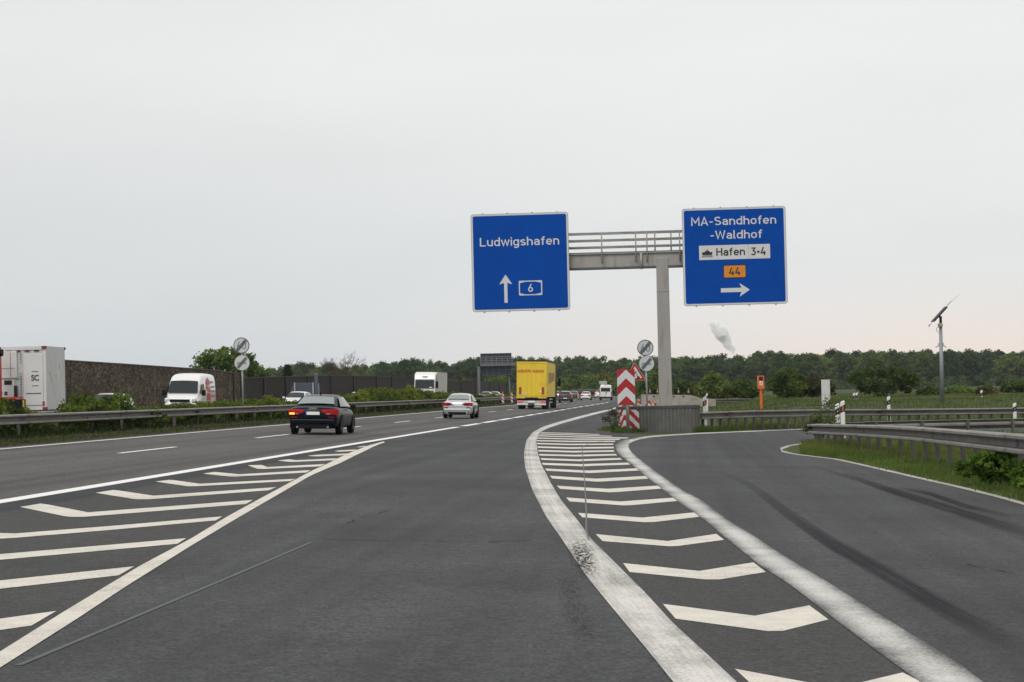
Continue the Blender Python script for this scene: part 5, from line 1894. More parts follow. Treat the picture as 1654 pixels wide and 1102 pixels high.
def car(label, paint_, p, heading, L=4.6, Wd=1.8, H=1.43, style='sedan', group=None, glass=GLASS, rear_glass=None, lights='tail', cat='car', name='car', left_indicator=False, brake=False, plate=True, rim=RIM, detail=True, dark_lamp=False):
    o = thing(name, label, cat, p, heading, group)
    sx, sy, sz = Wd / 1.83, L / 4.7, H / 1.43
    S = lambda x, y, z: Vector((x * sx, y * sy, z * sz))
    if style == 'sedan':
        st = [(-2.35, .40, .74, .70), (-2.31, .27, .92, .82), (-2.15, .21, .985, .875), (-1.75, .20, 1.0, .905), (-1.0, .20, .98, .915), (0, .20, .955, .915), (1.05, .20, .93, .91), (1.7, .20, .86, .885), (2.1, .21, .76, .82), (2.3, .26, .66, .70), (2.35, .36, .56, .55)]
        cb = [(-1.86, .73, .95, .70, .985), (-1.72, .76, .94, .685, 1.04), (-1.02, .80, .93, .615, 1.345), (-.35, .82, .92, .60, 1.42), (.15, .82, .91, .60, 1.425), (.62, .81, .90, .60, 1.365), (1.22, .78, .88, .70, .99), (1.38, .74, .86, .72, .90)]
        R0, R1 = cb[1], cb[2]
        F0, F1 = cb[6], cb[5]
        ws = (-.35, .62)
    else:
        st = [(-2.33, .38, .80, .72), (-2.29, .26, 1.0, .83), (-2.1, .20, 1.06, .885), (-1.5, .20, 1.03, .91), (-.8, .20, .98, .915), (0, .20, .955, .915), (1.05, .20, .93, .91), (1.7, .20, .87, .885), (2.1, .21, .77, .82), (2.3, .26, .67, .70), (2.35, .36, .57, .55)]
        cb = [(-2.24, .78, .98, .74, 1.02), (-2.14, .79, .97, .70, 1.12), (-1.88, .82, .95, .635, 1.35), (-.9, .83, .93, .62, 1.43), (.1, .82, .91, .61, 1.425), (.62, .81, .90, .60, 1.36), (1.25, .78, .88, .70, .99), (1.42, .74, .86, .72, .90)]
        R0, R1 = cb[1], cb[2]
        F0, F1 = cb[6], cb[5]
        ws = (-1.4, .62)
    rings = []
    for y, zb, ztp, w in st:
        half = [(0, zb), (w * .80, zb), (w * .965, zb + .06), (w, zb + (ztp - zb) * .45), (w * .985, zb + (ztp - zb) * .68), (w * .955, ztp - .07), (w * .86, ztp), (0, ztp + .025)]
        rings.append([Vector((v.x * sx, v.y * sy, v.z * sz)) for v in ring_of(half, y)])
    MB().loft(rings).build('body', paint_, o, sub=2)
    rings = []
    for y, wb, zb, wt, ztp in cb:
        half = [(0, zb), (wb, zb), ((wb + wt) / 2 + .02, (zb + ztp) / 2), (wt + .01, ztp - .05 if ztp > 1.05 else ztp - .01), (wt * .80, ztp), (0, ztp + .012)]
        rings.append([Vector((v.x * sx, v.y * sy, v.z * sz)) for v in ring_of(half, y)])
    MB().loft(rings).build('cabin', paint_, o, sub=2)
    rg = rear_glass or glass
    y0, y1 = R0[0] + .05, R1[0] - .03
    patch(S(-R0[3] + .02, y0, R0[4] + .035), S(R0[3] - .02, y0, R0[4] + .035), S(R1[3] - .06, y1, R1[4] - .025), S(-R1[3] + .06, y1, R1[4] - .025), 8, .028, .012).build('rear_window', rg, o, smooth_=True, fix=False)
    y0, y1 = F0[0] + .02, F1[0] + .08
    patch(S(F0[3] + .01, y0, F0[4] + .01), S(-F0[3] - .01, y0, F0[4] + .01), S(-F1[3] + .05, y1, F1[4] - .03), S(F1[3] - .05, y1, F1[4] - .03), 8, .035, .012).build('windscreen', glass, o, smooth_=True, fix=False)
    for s in (-1, 1):
        wb, wt = .815, .635
        a, b, c_, d_ = S(s * wb, ws[0] - .95 if style == 'sedan' else ws[0] - .35, .985), S(s * wb, 1.02, .965), S(s * wt, .50, 1.315), S(s * wt, ws[0] - .38 if style == 'sedan' else ws[0] - .2, 1.335)
        q = (a, b, c_, d_) if s > 0 else (b, a, d_, c_)
        patch(*q, 6, .02, .022).build('side_window', glass, o, smooth_=True, fix=False)
    for s in (-1, 1):
        for y in (-1.38, 1.42):
            r = .325
            wheel(o, s * (.80 * sx), y * sy, r, .21, s, rim)
            m = MB()
            pts = [S(s * .918, y + .385 * math.cos(rad(t)) / sy * 1.0, 0) + Vector((0, 0, r + .385 * math.sin(rad(t)))) for t in range(-20, 201, 20)]
            m.add([S(s * .921, y, 0) + Vector((0, 0, r))] + pts, [(0, i, i + 1) for i in range(1, len(pts))])
            m.build('wheel_arch', TRIM, o)
    if detail:
        for s in (-1, 1):
            mr = MB().box(S(s * .985, .78, .985), (.20, .10, .14)).build('wing_mirror', paint_ if style != 'sedan' else TRIM, o, bevel=.03)
    if lights == 'tail':
        for s in (-1, 1):
            if style == 'sedan':
                lamp = [(.34, -2.375, .79, .868), (.46, -2.378, .742, .884), (.64, -2.362, .722, .894), (.80, -2.305, .708, .898), (.875, -2.215, .705, .895), (.905, -2.08, .74, .885)]
            else:
                lamp = [(.60, -2.345, .74, 1.01), (.72, -2.32, .73, 1.04), (.83, -2.26, .72, 1.06), (.895, -2.14, .74, 1.06)]
            rows = []
            for x_, y_, za, zb2 in lamp:
                rows.append([S(s * x_, y_, za), S(s * x_, y_, zb2), S(s * (x_ - .06), y_ + .09, zb2), S(s * (x_ - .06), y_ + .09, za)])
            t = MB().loft(rows).build('tail_light', BRAKE if brake else TAIL, o, bevel=.012)
            if dark_lamp:
                MB().loft([[S(s * x_, y_, za), S(s * x_, y_, zb2), S(s * x_, y_ + .03, zb2), S(s * x_, y_ + .03, za)] for x_, y_, za, zb2 in ((.35, -2.392, .792, .862), (.46, -2.394, .75, .876), (.64, -2.379, .73, .886))]).build('inner_lens', TAILD, t)
            if left_indicator and s < 0:
                MB().box(S(-.74, -2.355, .745), (.20, .03, .065), rz=rad(-17)).build('indicator', LAMPON, t, bevel=.01)
            MB().box(S(s * .66, -2.37, .62), (.22, .02, .045)).build('reflector', TAILD, o)
        b = MB().loft([[S(x, y, z) for x, y, z in ((w, -2.30, .26), (w * .97, -2.372, .40), (w * .97, -2.372, .52), (w, -2.30, .60))] for w in (-.80, .80)])
        b.build('bumper', paint_, o, bevel=.03)
        MB().box(S(0, -2.345, .30), (1.1 * sx, .06, .12)).build('diffuser', TRIM, o)
        if plate:
            np_ = MB().box(S(.0, -2.385 if style == 'sedan' else -2.39, .76 if style == 'sedan' else .55), (.50, .025, .11)).build('number_plate', PLATE, o)
            MB().box(S(.0, -2.39 if style == 'sedan' else -2.395, .76 if style == 'sedan' else .55) + Vector((-.235, -.004, 0)), (.045, .026, .105)).build('blue_band', EUBLUE, np_)
        for s in (-1, 1):
            MB().cyl(S(s * .55, -2.40, .27), S(s * .55, -2.28, .27), .04, .04, 10).build('exhaust', CHROME, o)
    else:
        for s in (-1, 1):
            MB().box(S(s * .64, 2.235, .66), (.30, .12, .14)).build('headlight', HEADON if lights == 'on' else HEADL, o, bevel=.04)
        MB().box(S(0, 2.35, .56), (.8 * sx, .04, .16)).build('grille', TRIM, o)
        MB().box(S(0, 2.375, .42), (.52, .02, .11)).build('number_plate', PLATE, o)
    return o
def m_head(away=True): return -HEAD if away else -HEAD + math.pi
def rear_at(px, py, L):
    """centre of a vehicle whose rear stands on the ground at this pixel"""
    p = at(px, py)
    q = Vector((p.x + math.sin(HEAD) * L / 2, p.y + math.cos(HEAD) * L / 2, 0))
    q.z = ground(q.x, q.y) + .006
    return q
def bank(o, away=True):
    """lean with the crossfall of the carriageway"""
    o.rotation_euler = (0, rad(1.7) if away else -rad(1.7), o.rotation_euler.z)
    return o
def onc(px, d=29.4, dy=0.0):
    r = ray(px, 640)
    Y = d / (TH - r.x)
    return Vector((r.x * Y, Y + dy, ground(r.x * Y, Y) + .006))

NAVY = paintc('black blue car paint', (.002, .004, .010), .0, .3, .10, .08)
SILVER = paintc('silver car paint', (.58, .59, .61), .45, .3)
WCAR = paintc('white car paint', (.80, .80, .79))
GREYC = paintc('grey car paint', (.30, .32, .34), .5)
DKGREY = paintc('dark grey car paint', (.022, .024, .028), .4)
OLIVE = paintc('olive car paint', (.09, .11, .04), .3)
DKGRN = paintc('dark green car paint', (.02, .04, .035), .3)

a4 = bank(car('dark blue black saloon with its left indicator lit, nearest car', NAVY, rear_at(504.8, 702.6, 4.7), m_head(), 4.70, 1.83, 1.43, 'sedan', None, GLASS, GLASSL, left_indicator=True))
MB().cyl((0, -.62, 1.42), (0, -.72, 1.50), .03, .012, 8).build('roof_aerial', TRIM, a4)
m = MB()
for k in range(4): m.tube([Vector((-.105 + .07 * k + .045 * math.cos(t * .5236), -2.35, .905 + .045 * math.sin(t * .5236))) for t in range(13)], .007, 5)
m.build('badge', CHROME, a4)
for x, w in ((-.56, .10), (.55, .16)):
    MB().box((x, -2.367, .735), (w, .012, .03)).build('model_lettering', CHROME, a4)
s4 = bank(car('silver saloon driving between the dark saloon and the yellow lorry', SILVER, rear_at(738.5, 676.4, 4.5), m_head(), 4.5, 1.74, 1.42, 'sedan', None, GLASS, GLASSL, dark_lamp=True))
MB().box((0, -2.30, .50), (1.5, .03, .035)).build('bumper_strip', CHROME, s4)
h1 = bank(car('dark grey hatchback right of the yellow lorry', DKGREY, rear_at(912.5, 650.6, 4.2), m_head(), 4.2, 1.75, 1.50, 'hatch', detail=False))
h2 = bank(car('white saloon with red tail lights ahead of the dark hatchback', WCAR, rear_at(945.8, 646.6, 4.5), m_head(), 4.5, 1.80, 1.43, 'sedan', detail=False))
h3 = bank(car('small white car half hidden left of the white van', WCAR, rear_at(966.5, 643.2, 4.2), m_head(), 4.2, 1.75, 1.50, 'hatch', detail=False))
h4 = bank(car('dark green car partly hidden right of the white van', DKGRN, rear_at(992.0, 640.6, 4.3), m_head(), 4.3, 1.78, 1.5, 'hatch', detail=False))
h5 = bank(car('olive car beyond the dark hatchback in the left lane', OLIVE, rear_at(926.8, 644.0, 4.3), m_head(), 4.3, 1.76, 1.45, 'hatch', detail=False))
oc = [('grey oncoming car half hidden by the hedge beside the container lorry', GREYC, 176, 4.4, 1.80, 1.45, 'hatch', 'off'),
      ('white oncoming estate car directly behind the dark saloon', WCAR, 481, 4.6, 1.85, 1.52, 'hatch', 'off'),
      ('white oncoming car behind the hedge right of the dark saloon', WCAR, 579, 4.4, 1.80, 1.48, 'hatch', 'off'),
      ('grey oncoming car left of the white lorry, only its roof showing', GREYC, 643, 4.4, 1.80, 1.46, 'hatch', 'off'),
      ('silver oncoming car behind the far guardrail below the far gantry', SILVER, 785, 4.3, 1.78, 1.45, 'hatch', 'off'),
      ('pale oncoming car behind the guardrail left of the guide beacons', WCAR, 799, 4.3, 1.78, 1.45, 'hatch', 'off')]
for lab, pm, px, L_, w_, h_, stl, li in oc:
    bank(car(lab, pm, onc(px), m_head(False), L_, w_, h_, stl, lights=li), False)
for lab, px, dd, pm in (('grey oncoming car with headlights lit just right of the yellow lorry', 898, 26.0, GREYC), ('silver oncoming car with headlights lit above the dark hatchback', 907.5, 29.5, SILVER)):
    bank(car(lab, pm, onc(px, dd), m_head(False), 4.4, 1.8, 1.46, 'hatch', lights='on', detail=False), False)

def van(label, p, heading, L=5.6, Wd=2.05, H=2.6, front=True, away=False, logo=False):
    o = thing('van', label, 'van', p, heading)
    sx, sy, sz = Wd / 2.05, L / 5.6, H / 2.6
    st = [(-2.80, .45, 2.36, .90), (-2.76, .33, 2.52, .98), (-2.5, .30, 2.58, 1.01), (-1, .30, 2.62, 1.02), (.3, .30, 2.60, 1.02), (1.0, .30, 2.50, 1.02), (1.35, .30, 2.30, 1.015), (2.02, .30, 1.42, 1.01), (2.12, .30, 1.30, 1.0), (2.50, .30, 1.16, .98), (2.72, .32, .95, .90), (2.80, .42, .78, .74)]
    rings = []
    for y, zb, zt_, w in st:
        half = [(0, zb), (w * .85, zb), (w * .97, zb + .1), (w, zb + (zt_ - zb) * .3), (w * .995, zb + (zt_ - zb) * .52), (w * .94, zb + (zt_ - zb) * .80), (w * .87, zt_ - .07), (w * .72, zt_), (0, zt_ + .02)]
        rings.append([Vector((v.x * sx, v.y * sy, v.z * sz)) for v in ring_of(half, y)])
    VW = paintc('white van paint', (.82, .82, .81))
    MB().loft(rings).build('body', VW, o, sub=2)
    S = lambda x, y, z: Vector((x * sx, y * sy, z * sz))
    patch(S(.90, 2.06, 1.42), S(-.90, 2.06, 1.42), S(-.80, 1.53, 2.12), S(.80, 1.53, 2.12), 8, .05, .035).build('windscreen', GLASS, o, smooth_=True, fix=False)
    for s in (-1, 1):
        a, b, c_, d_ = S(s * 1.0, .75, 1.38), S(s * 1.0, 1.80, 1.38), S(s * .955, 1.42, 1.96), S(s * .955, .75, 1.98)
        patch(*((a, b, c_, d_) if s > 0 else (b, a, d_, c_)), 5, 0, .03).build('side_window', GLASS, o, fix=False)
        MB().box(S(s * 1.17, 1.72, 1.45), (.24, .14, .36)).build('wing_mirror', TRIM, o, bevel=.04)
        for y in (-1.65, 1.72):
            wheel(o, s * .90 * sx, y * sy, .345, .24, s, RIMD)
            pts = [S(s * 1.024, y, 0) + Vector((0, .42 * math.cos(rad(t)), .345 + .42 * math.sin(rad(t)))) for t in range(-15, 196, 15)]
            MB().add([S(s * 1.026, y, 0) + Vector((0, 0, .345))] + pts, [(0, i, i + 1) for i in range(1, len(pts))]).build('wheel_arch', TRIM, o)
        MB().box(S(s * .80, 2.60, 1.0), (.26, .22, .26)).build('headlight', HEADL, o, bevel=.06)
        MB().box(S(s * .94, -2.79, 1.15), (.12, .06, .62)).build('tail_light', TAIL, o, bevel=.02)
    MB().box(S(0, 2.80, .98), (1.2 * sx, .05, .16)).build('grille', TRIM, o, bevel=.02)
    MB().box(S(0, 2.80, .52), (1.7 * sx, .10, .24)).build('front_bumper', TRIM, o, bevel=.04)
    MB().box(S(0, 2.862, .60), (.52, .02, .11)).build('number_plate', PLATE, o)
    MB().box(S(0, -2.82, .50), (1.9 * sx, .10, .22)).build('rear_bumper', TRIM, o, bevel=.03)
    if not front:
        MB().box(S(0, -2.805, 1.78), (1.55 * sx, .03, .62)).build('rear_window', GLASS, o, bevel=.04)
        MB().box(S(0, -2.812, 1.2), (.02, .02, 1.7)).build('door_gap', TRIM, o)
        MB().box(S(.12, -2.83, 1.28), (.14, .03, .22)).build('door_handle', TRIM, o)
        MB().box(S(-.45, -2.83, 1.02), (.50, .02, .11)).build('number_plate', PLATE, o)
        MB().box(S(0, -2.74, 2.56), (.4, .08, .05)).build('brake_light', TAIL, o)
    if logo:
        RD = mat('van livery red', (.58, .03, .045), rough=.4)
        s = -1
        def side(y, z):
            x = 1.03 if z < 1.5 else 1.03 - (z - 1.5) * .085
            return S(s * x, y, z)
        m = MB()
        def quad(pts, out=.014): m.add([side((q[0] + .35) * 1.65 - .42, q[1]) + Vector((s * out, 0, 0)) for q in pts], [tuple(range(len(pts)))])
        quad([(-.30, 2.40), (-.02, 2.10), (-.02, 1.90), (-.55, 1.90), (-.62, 2.10)])
        quad([(.05, 1.87), (-.05, 1.55), (-.40, 1.87)])
        quad([(-.60, 1.87), (-.18, 1.50), (-.62, 1.50)])
        quad([(-.08, 1.44), (-.62, 1.44), (-.66, 1.02), (-.12, 1.02)])
        quad([(.04, .98), (-.36, .98), (-.22, .66)])
        quad([(-.42, .98), (-.78, .98), (-.50, .72)])
        m.build('livery_emblem', RD, o)
        m = MB()
        for y0, y1, z in ((-.95, -1.95, 2.02), (-.95, -2.2, 1.74), (-.95, -2.1, 1.5), (-1.05, -2.2, 1.2)):
            yy = y0
            rr = random.Random(int(z * 100))
            while yy > y1:
                w = rr.uniform(.05, .13)
                h = rr.uniform(.10, .16)
                m.add([side(a, b) + Vector((s * .014, 0, 0)) for a, b in ((yy, z), (yy - w, z), (yy - w, z + h), (yy, z + h))], [(0, 1, 2, 3)])
                yy -= w + .06
        m.build('livery_text', mat('livery grey', (.17, .18, .20), rough=.5), o)
    return o
bank(van('white oncoming delivery van with red emblem before the brown wall', onc(306, 29.6), m_head(False), 5.6, 2.10, 2.62, True, False, True), False)
bank(van('white panel van seen from behind far ahead in the right lane', rear_at(978, 646.8, 5.4), m_head(), 5.4, 2.05, 2.55, False))

# yellow lorry
def lorry():
    L, Wd = 13.6, 2.55
    p = rear_at(858.5, 661.2, L)
    o = thing('lorry', 'yellow curtain sided articulated lorry seen from behind', 'lorry', p, -HEAD)
    bank(o)
    YEL = mat('yellow tarpaulin', (.80, .565, .03), rough=.5, var=.06, scale=1.0, bump=.05)
    YELS = mat('yellow doors', (.82, .58, .035), rough=.42, var=.05, scale=.7, dirt=((.66, .40, .05), .8, .58))
    z0, z1 = 1.02, 4.02
    body = MB().box((0, 0, (z0 + z1) / 2), (Wd - .04, L - .08, z1 - z0)).build('trailer_box', YEL, o, bevel=.02)
    for sx in (-1, 1):
        d = MB().box((sx * .622, -L / 2 - .0, (z0 + z1) / 2 - .02), (1.238, .07, z1 - z0 - .22)).build('rear_door', YELS, o, bevel=.012)
        m = MB()
        for q in (.35, .9): m.cyl((sx * q, -L / 2 - .06, z0 + .1), (sx * q, -L / 2 - .06, z1 - .2), .007, .007, 6)
        m.build('lock_rod', YEL, d)
        MB().box((sx * 1.24, -L / 2 - .02, (z0 + z1) / 2), (.06, .09, z1 - z0)).build('corner_post', YELS, o)
        m = MB()
        for k in range(4): m.box((sx * 1.285, -L / 2 + .02, z0 + .35 + k * .8), (.04, .08, .10))
        m.build('hinge', mat('dull hinge', (.35, .26, .10), rough=.5), o)
        mk = MB().box((sx * .97, -L / 2 - .055, z0 + .55), (.20, .03, .60)).build('marker_board', mat('marker red brown', (.24, .035, .012), rough=.5), o)
        m = MB()
        for k in range(6): m.box((sx * .97, -L / 2 - .074, z0 + .30 + k * .1), (.13, .01, .028))
        m.build('marker_stripes', mat('marker amber', (.58, .16, .02), rough=.5), mk)
    MB().box((0, -L / 2 + .0, z1 - .04), (Wd, .1, .12)).build('top_rail', YELS, o)
    MB().box((0, 0, z1 + .085), (Wd + .02, L + .06, .16)).build('roof', mat('black roof tarpaulin', (.015, .015, .018), rough=.6), o, bevel=.02)
    MB().box((0, -L / 2 - .02, z0 - .02), (Wd, .10, .15)).build('sill', YELS, o)
    font_mesh('lettering', 'HORVÁTH  RUDOLF', .32, mat('lettering red', (.48, .03, .015), rough=.5), o, (-.08, -L / 2 - .055, z1 - .80), (rad(90), 0, 0),   .78, .004, bold=.006)
    MB().box((-.62, -L / 2 - .05, z0 + .25), (.58, .012, .10)).build('stickers', mat('sticker pale', (.72, .55, .50), rough=.5, var=.5, scale=12), o)
    MB().box((.52, -L / 2 - .05, z0 + .28), (.12, .012, .22)).build('warning_sticker', mat('sticker lime', (.68, .70, .02), rough=.5), o)
    MB().cyl((.74, -L / 2 - .04, z0 + .48), (.74, -L / 2 - .055, z0 + .48), .06, .06, 12).build('limit_sticker', PLATE, o)
    # faded lettering on the curtain
    m = MB()
    for k, (ya, yb) in enumerate(((-3.5, -1.8), (-1.4, .6), (1.0, 3.2), (3.6, 5.0))):
        m.add([(Wd / 2 + .004, ya, 2.2 + .1 * k), (Wd / 2 + .004, yb, 2.2 + .1 * k), (Wd / 2 + .004, yb, 3.15), (Wd / 2 + .004, ya, 3.15)], [(0, 1, 2, 3)])
    m.build('curtain_lettering', mat('faded brown print', (.42, .25, .06), rough=.6, var=.3, scale=3), o)
    # underrun, lights, chassis
    MB().box((0, -L / 2 + .05, .80), (Wd - .10, .12, .24)).build('crossbeam', TRIM, o)
    MB().box((0, -L / 2 - .03, .60), (2.44, .06, .26)).build('light_bar', mat('grey white light bar', (.46, .47, .46), rough=.5, var=.15, scale=4), o)
    MB().box((0, -L / 2 - .04, .42), (2.46, .08, .13)).build('underrun_bar', WHITEP, o)
    MB().box((-.02, -L / 2 - .075, .64), (.60, .02, .15)).build('number_plate', PLATE, o)
    MB().box((-.02, -L / 2 - .085, .44), (.56, .02, .12)).build('bumper_plate', TRIM, o)
    for sx in (-1, 1):
        MB().box((sx * .98, -L / 2 - .085, .62), (.42, .04, .11)).build('tail_light', BRAKE, o, bevel=.01)
        for k in range(3):
            y = -L / 2 + 1.6 + k * 1.31
            wheel(o, sx * 1.02, y, .50, .40, sx, RIMD)
        MB().box((sx * 1.02, -L / 2 + .98, .48), (.42, .03, .62)).build('mud_flap', TRIM, o)
        m = MB()
        for z in (.55, .82): m.box((sx * 1.22, .5, z), (.04, 4.4, .12))
        m.build('side_guard', SGREY, o)
    MB().box((0, -.4, .92), (1.1, L - .6, .16)).build('chassis', TRIM, o)
    cab = MB().box((0, L / 2 + 1.75, 2.05), (2.48, 2.2, 2.9)).build('tractor_cab', TRIM, o, bevel=.15)
    for sx in (-1, 1):
        mr = MB().box((sx * 1.50, L / 2 + 2.5, 2.35), (.24, .14, .72)).build('wing_mirror', TRIM, o, bevel=.03)
        MB().cyl((sx * 1.25, L / 2 + 2.5, 2.35), (sx * 1.42, L / 2 + 2.5, 2.35), .03, .03, 6).build('mirror_arm', TRIM, mr)
        MB().box((sx * 1.46, L / 2 + 2.42, 1.88), (.26, .03, .12)).build('marker_flag', mat('marker yellow', (.75, .55, .03), rough=.5), mr)
        for y in (L / 2 - .2, L / 2 + 2.3): wheel(o, sx * 1.02, y, .50, .38, sx, RIMD)
lorry()
# oncoming white lorry
def white_lorry():
    p = onc(688, 29.6)
    o = thing('lorry', 'white oncoming lorry with pale box body before the dark wall', 'lorry', p, math.pi - HEAD)
    bank(o, False)
    WL = paintc('white lorry paint', (.82, .82, .81))
    BOX = mat('pale box body', (.50, .50, .44), rough=.6, var=.08, scale=.8)
    MB().box((0, -6.0, 2.35), (2.52, 11.0, 2.85)).build('box_body', BOX, o, bevel=.02)
    MB().box((0, -6.0, 3.80), (2.54, 11.0, .05)).build('box_roof', mat('box roof edge', (.09, .09, .085), rough=.7), o)
    rings = []
    for y, zb, zt_, w in ((-.55, .5, 3.72, 1.22), (.2, .5, 3.74, 1.24), (1.05, .45, 3.66, 1.24), (1.30, .42, 3.35, 1.23), (1.52, .40, 2.92, 1.21), (1.72, .40, 1.80, 1.20), (1.75, .42, 1.0, 1.18), (1.72, .48, .9, 1.1)):
        rings.append(ring_of([(0, zb), (w * .94, zb), (w, zb + .1), (w, zt_ - .2), (w * .93, zt_), (0, zt_ + .02)], y))
    MB().loft(rings).build('cab', WL, o, bevel=.03)
    patch((1.12, 1.745, 1.85), (-1.12, 1.745, 1.85), (-1.08, 1.56, 2.82), (1.08, 1.56, 2.82), 6, .03, .03).build('windscreen', GLASS, o, fix=False)
    MB().box((0, 1.50, 3.22), (.62, .06, .08)).build('roof_vent', SBLACK, o)
    MB().box((0, 1.66, 2.92), (2.2, .12, .10)).build('sun_visor', WL, o, bevel=.02)
    MB().box((-.72, 1.78, 1.98), (.34, .01, .10)).build('windscreen_card', PLATE, o)
    for s in (-1, 1):
        mr = MB().box((s * 1.46, 1.62, 2.28), (.24, .18, .85)).build('wing_mirror', TRIM, o, bevel=.04)
        MB().box((s * 1.28, 1.62, 2.60), (.22, .05, .05)).build('mirror_arm', TRIM, mr)
        patch(*(((s * 1.235, .2, 1.9), (s * 1.235, 1.3, 1.9), (s * 1.235, 1.1, 2.7), (s * 1.235, .2, 2.7)) if s > 0 else ((s * 1.235, 1.3, 1.9), (s * 1.235, .2, 1.9), (s * 1.235, .2, 2.7), (s * 1.235, 1.1, 2.7))), 3, 0, .012).build('side_window', GLASS, o, fix=False)
        for y in (.95, -4.2, -5.5, -9.2): wheel(o, s * 1.02, y, .50, .38, s, RIMD)
        MB().box((s * .92, 1.76, .78), (.42, .06, .22)).build('headlight', HEADL, o, bevel=.03)
    MB().box((0, 1.775, 1.30), (1.7, .04, .50)).build('grille', mat('pale grille', (.55, .56, .56), rough=.5), o, bevel=.02)
    MB().box((0, -5, .85), (1.0, 11.5, .2)).build('chassis', TRIM, o)
white_lorry()
# container lorry at the left edge
def container():
    Y = 100.0
    s = Y / F
    L, Wd, H = 3.1, 2.44, 2.86
    a = on(76.3, 662, Y)                          # lower front edge towards the median
    # container front faces the camera
    zf = a.z
    p = Vector((a.x - Wd / 2, Y, ground(a.x - 1.2, Y)))
    o = thing('container_lorry', 'lorry with a red crane and white reefer container at the left edge', 'lorry', p, -HEAD)
    zb = zf - p.z
    CW = mat('dirty white container paint', (.56, .56, .55), rough=.5, var=.10, scale=1.2, dirt=((.40, .38, .35), 1.6, .60))
    CW2 = mat('white container panel', (.66, .66, .65), rough=.45, var=.06, scale=1)
    RUST = mat('rusty corner casting', (.20, .030, .025), rough=.7)
    ct = MB().box((0, L / 2, zb + H / 2), (Wd, L, H)).build('container', CW, o, bevel=.01)
    m = MB()
    for sx in (-1, 1):
        m.box((sx * (Wd / 2 - .055), -.012, zb + H / 2), (.12, .05, H - .2))
    for z in (zb + .08, zb + H - .08): m.box((0, -.012, z), (Wd - .26, .04, .15))
    m.build('container_frame', CW2, ct)
    m = MB()
    for sx in (-1, 1):
        for z in (zb + .06, zb + H - .06):
            for y in (0, L): m.box((sx * (Wd / 2 - .07), y, z), (.18, .19, .125))
    m.build('corner_casting', RUST, ct)
    # right hand panel of the front with the mark
    x1, x0 = Wd / 2 - .13, .20
    MB().box(((x0 + x1) / 2, -.02, zb + H * .48), (x1 - x0, .03, H - .55)).build('front_panel', CW2, ct, bevel=.008)
    font_mesh('panel_mark', 'SC', .36, mat('mark grey', (.10, .10, .11), rough=.6), ct, ((x0 + x1) / 2 + .08, -.045, zb + H * .50), (rad(90), 0, 0), .85, bold=.012)
    m = MB()
    for dz in (.30, -.34): m.box(((x0 + x1) / 2 + .08, -.042, zb + H * .5 + dz), (.30, .008, .03))
    m.box(((x0 + x1) / 2, -.042, zb + H * .26), (.70, .008, .045))
    m.build('mark_lines', mat('mark grey', (.1, .1, .1)), ct)
    rr = random.Random(4)
    m = MB()
    for k in range(17):
        if k in (4, 5, 6): continue
        m.box((x0 - .12, -.042, zb + H * .88 - k * .125), (.06, .008, rr.uniform(.04, .085)))
    m.build('stencil_code', mat('stencil blue grey', (.12, .16, .28), rough=.6), ct)
    # refrigeration unit at the left of the front
    u0, u1 = -Wd / 2 + .13, x0 - .28
    un = MB().box(((u0 + u1) / 2, -.06, zb + H * .72), (u1 - u0, .12, H * .42)).build('reefer_hatch', CW2, ct, bevel=.02)
    m = MB()
    for q in (.3, .72): m.box((u0 + (u1 - u0) * q, -.125, zb + H * .72), (.02, .012, H * .38))
    m.box(((u0 + u1) / 2, -.125, zb + H * .66), (u1 - u0 - .2, .012, .02))
    m.build('hatch_seam', mat('seam grey', (.2, .2, .2), rough=.6), un)
    cu = MB().box(((u0 + u1) / 2 - .05, -.11, zb + H * .33), (u1 - u0 - .10, .2, H * .30)).build('control_box', CW2, ct, bevel=.02)
    MB().box((u1 - .38, -.215, zb + H * .44), (.34, .02, .20)).build('display_panel', SBLACK, cu)
    MB().box((u1 - .06, -.14, zb + H * .30), (.12, .15, .50)).build('cable_recess', SBLACK, ct)
    for q in (.28, .52): MB().box((u0 + (u1 - u0) * q, -.215, zb + H * .27), (.14, .02, .16)).build('gauge', mat('gauge dark', (.03, .07, .08), rough=.3), cu)
    MB().box((u1 - .02, -.03, zb + H * .505), (.20, .02, .07)).build('green_label', mat('label green', (.04, .75, .16), rough=.5), ct)
    MB().box((u1 - .22, -.10, zb + .26), (.55, .12, .42)).build('compressor_bay', SBLACK, ct)
    m = MB()
    x = -Wd / 2 + .2
    while x < Wd / 2 - .4:
        m.box((x + .14, -.035, zb + H - .20), (.22, .03, .05)); x += .42
    m.build('top_slot', SBLACK, ct)
    m = MB()
    for z in (zb + .24, zb + .34): m.box((Wd / 2 - .12, -.05, z), (.09, .06, .09))
    m.build('lashing', mat('lashing red', (.40, .03, .04), rough=.5), ct)
    # scrapes on the long side
    m = MB()
    m.add([(Wd / 2 + .004, .5, zb + 1.7), (Wd / 2 + .004, .62, zb + 1.7), (Wd / 2 + .004, .95, zb + 1.2), (Wd / 2 + .004, .85, zb + 1.2)], [(0, 1, 2, 3)])
    m.add([(Wd / 2 + .004, 2.1, zb + 2.1), (Wd / 2 + .004, 2.2, zb + 2.1), (Wd / 2 + .004, 2.2, zb + 1.85), (Wd / 2 + .004, 2.1, zb + 1.85)], [(0, 1, 2, 3)])
    m.build('scrape', mat('scrape rust', (.42, .30, .27), rough=.7), ct)
    # chassis, wheels, crane, lorry cab off to the left
    MB().box((0, -6.2, zb - .20), (1.0, 18.6, .22)).build('chassis', TRIM, o)
    MB().box((0, 1.4, zb - .02 - .10), (Wd, 3.2, .14)).build('load_bed', SGREY, o)
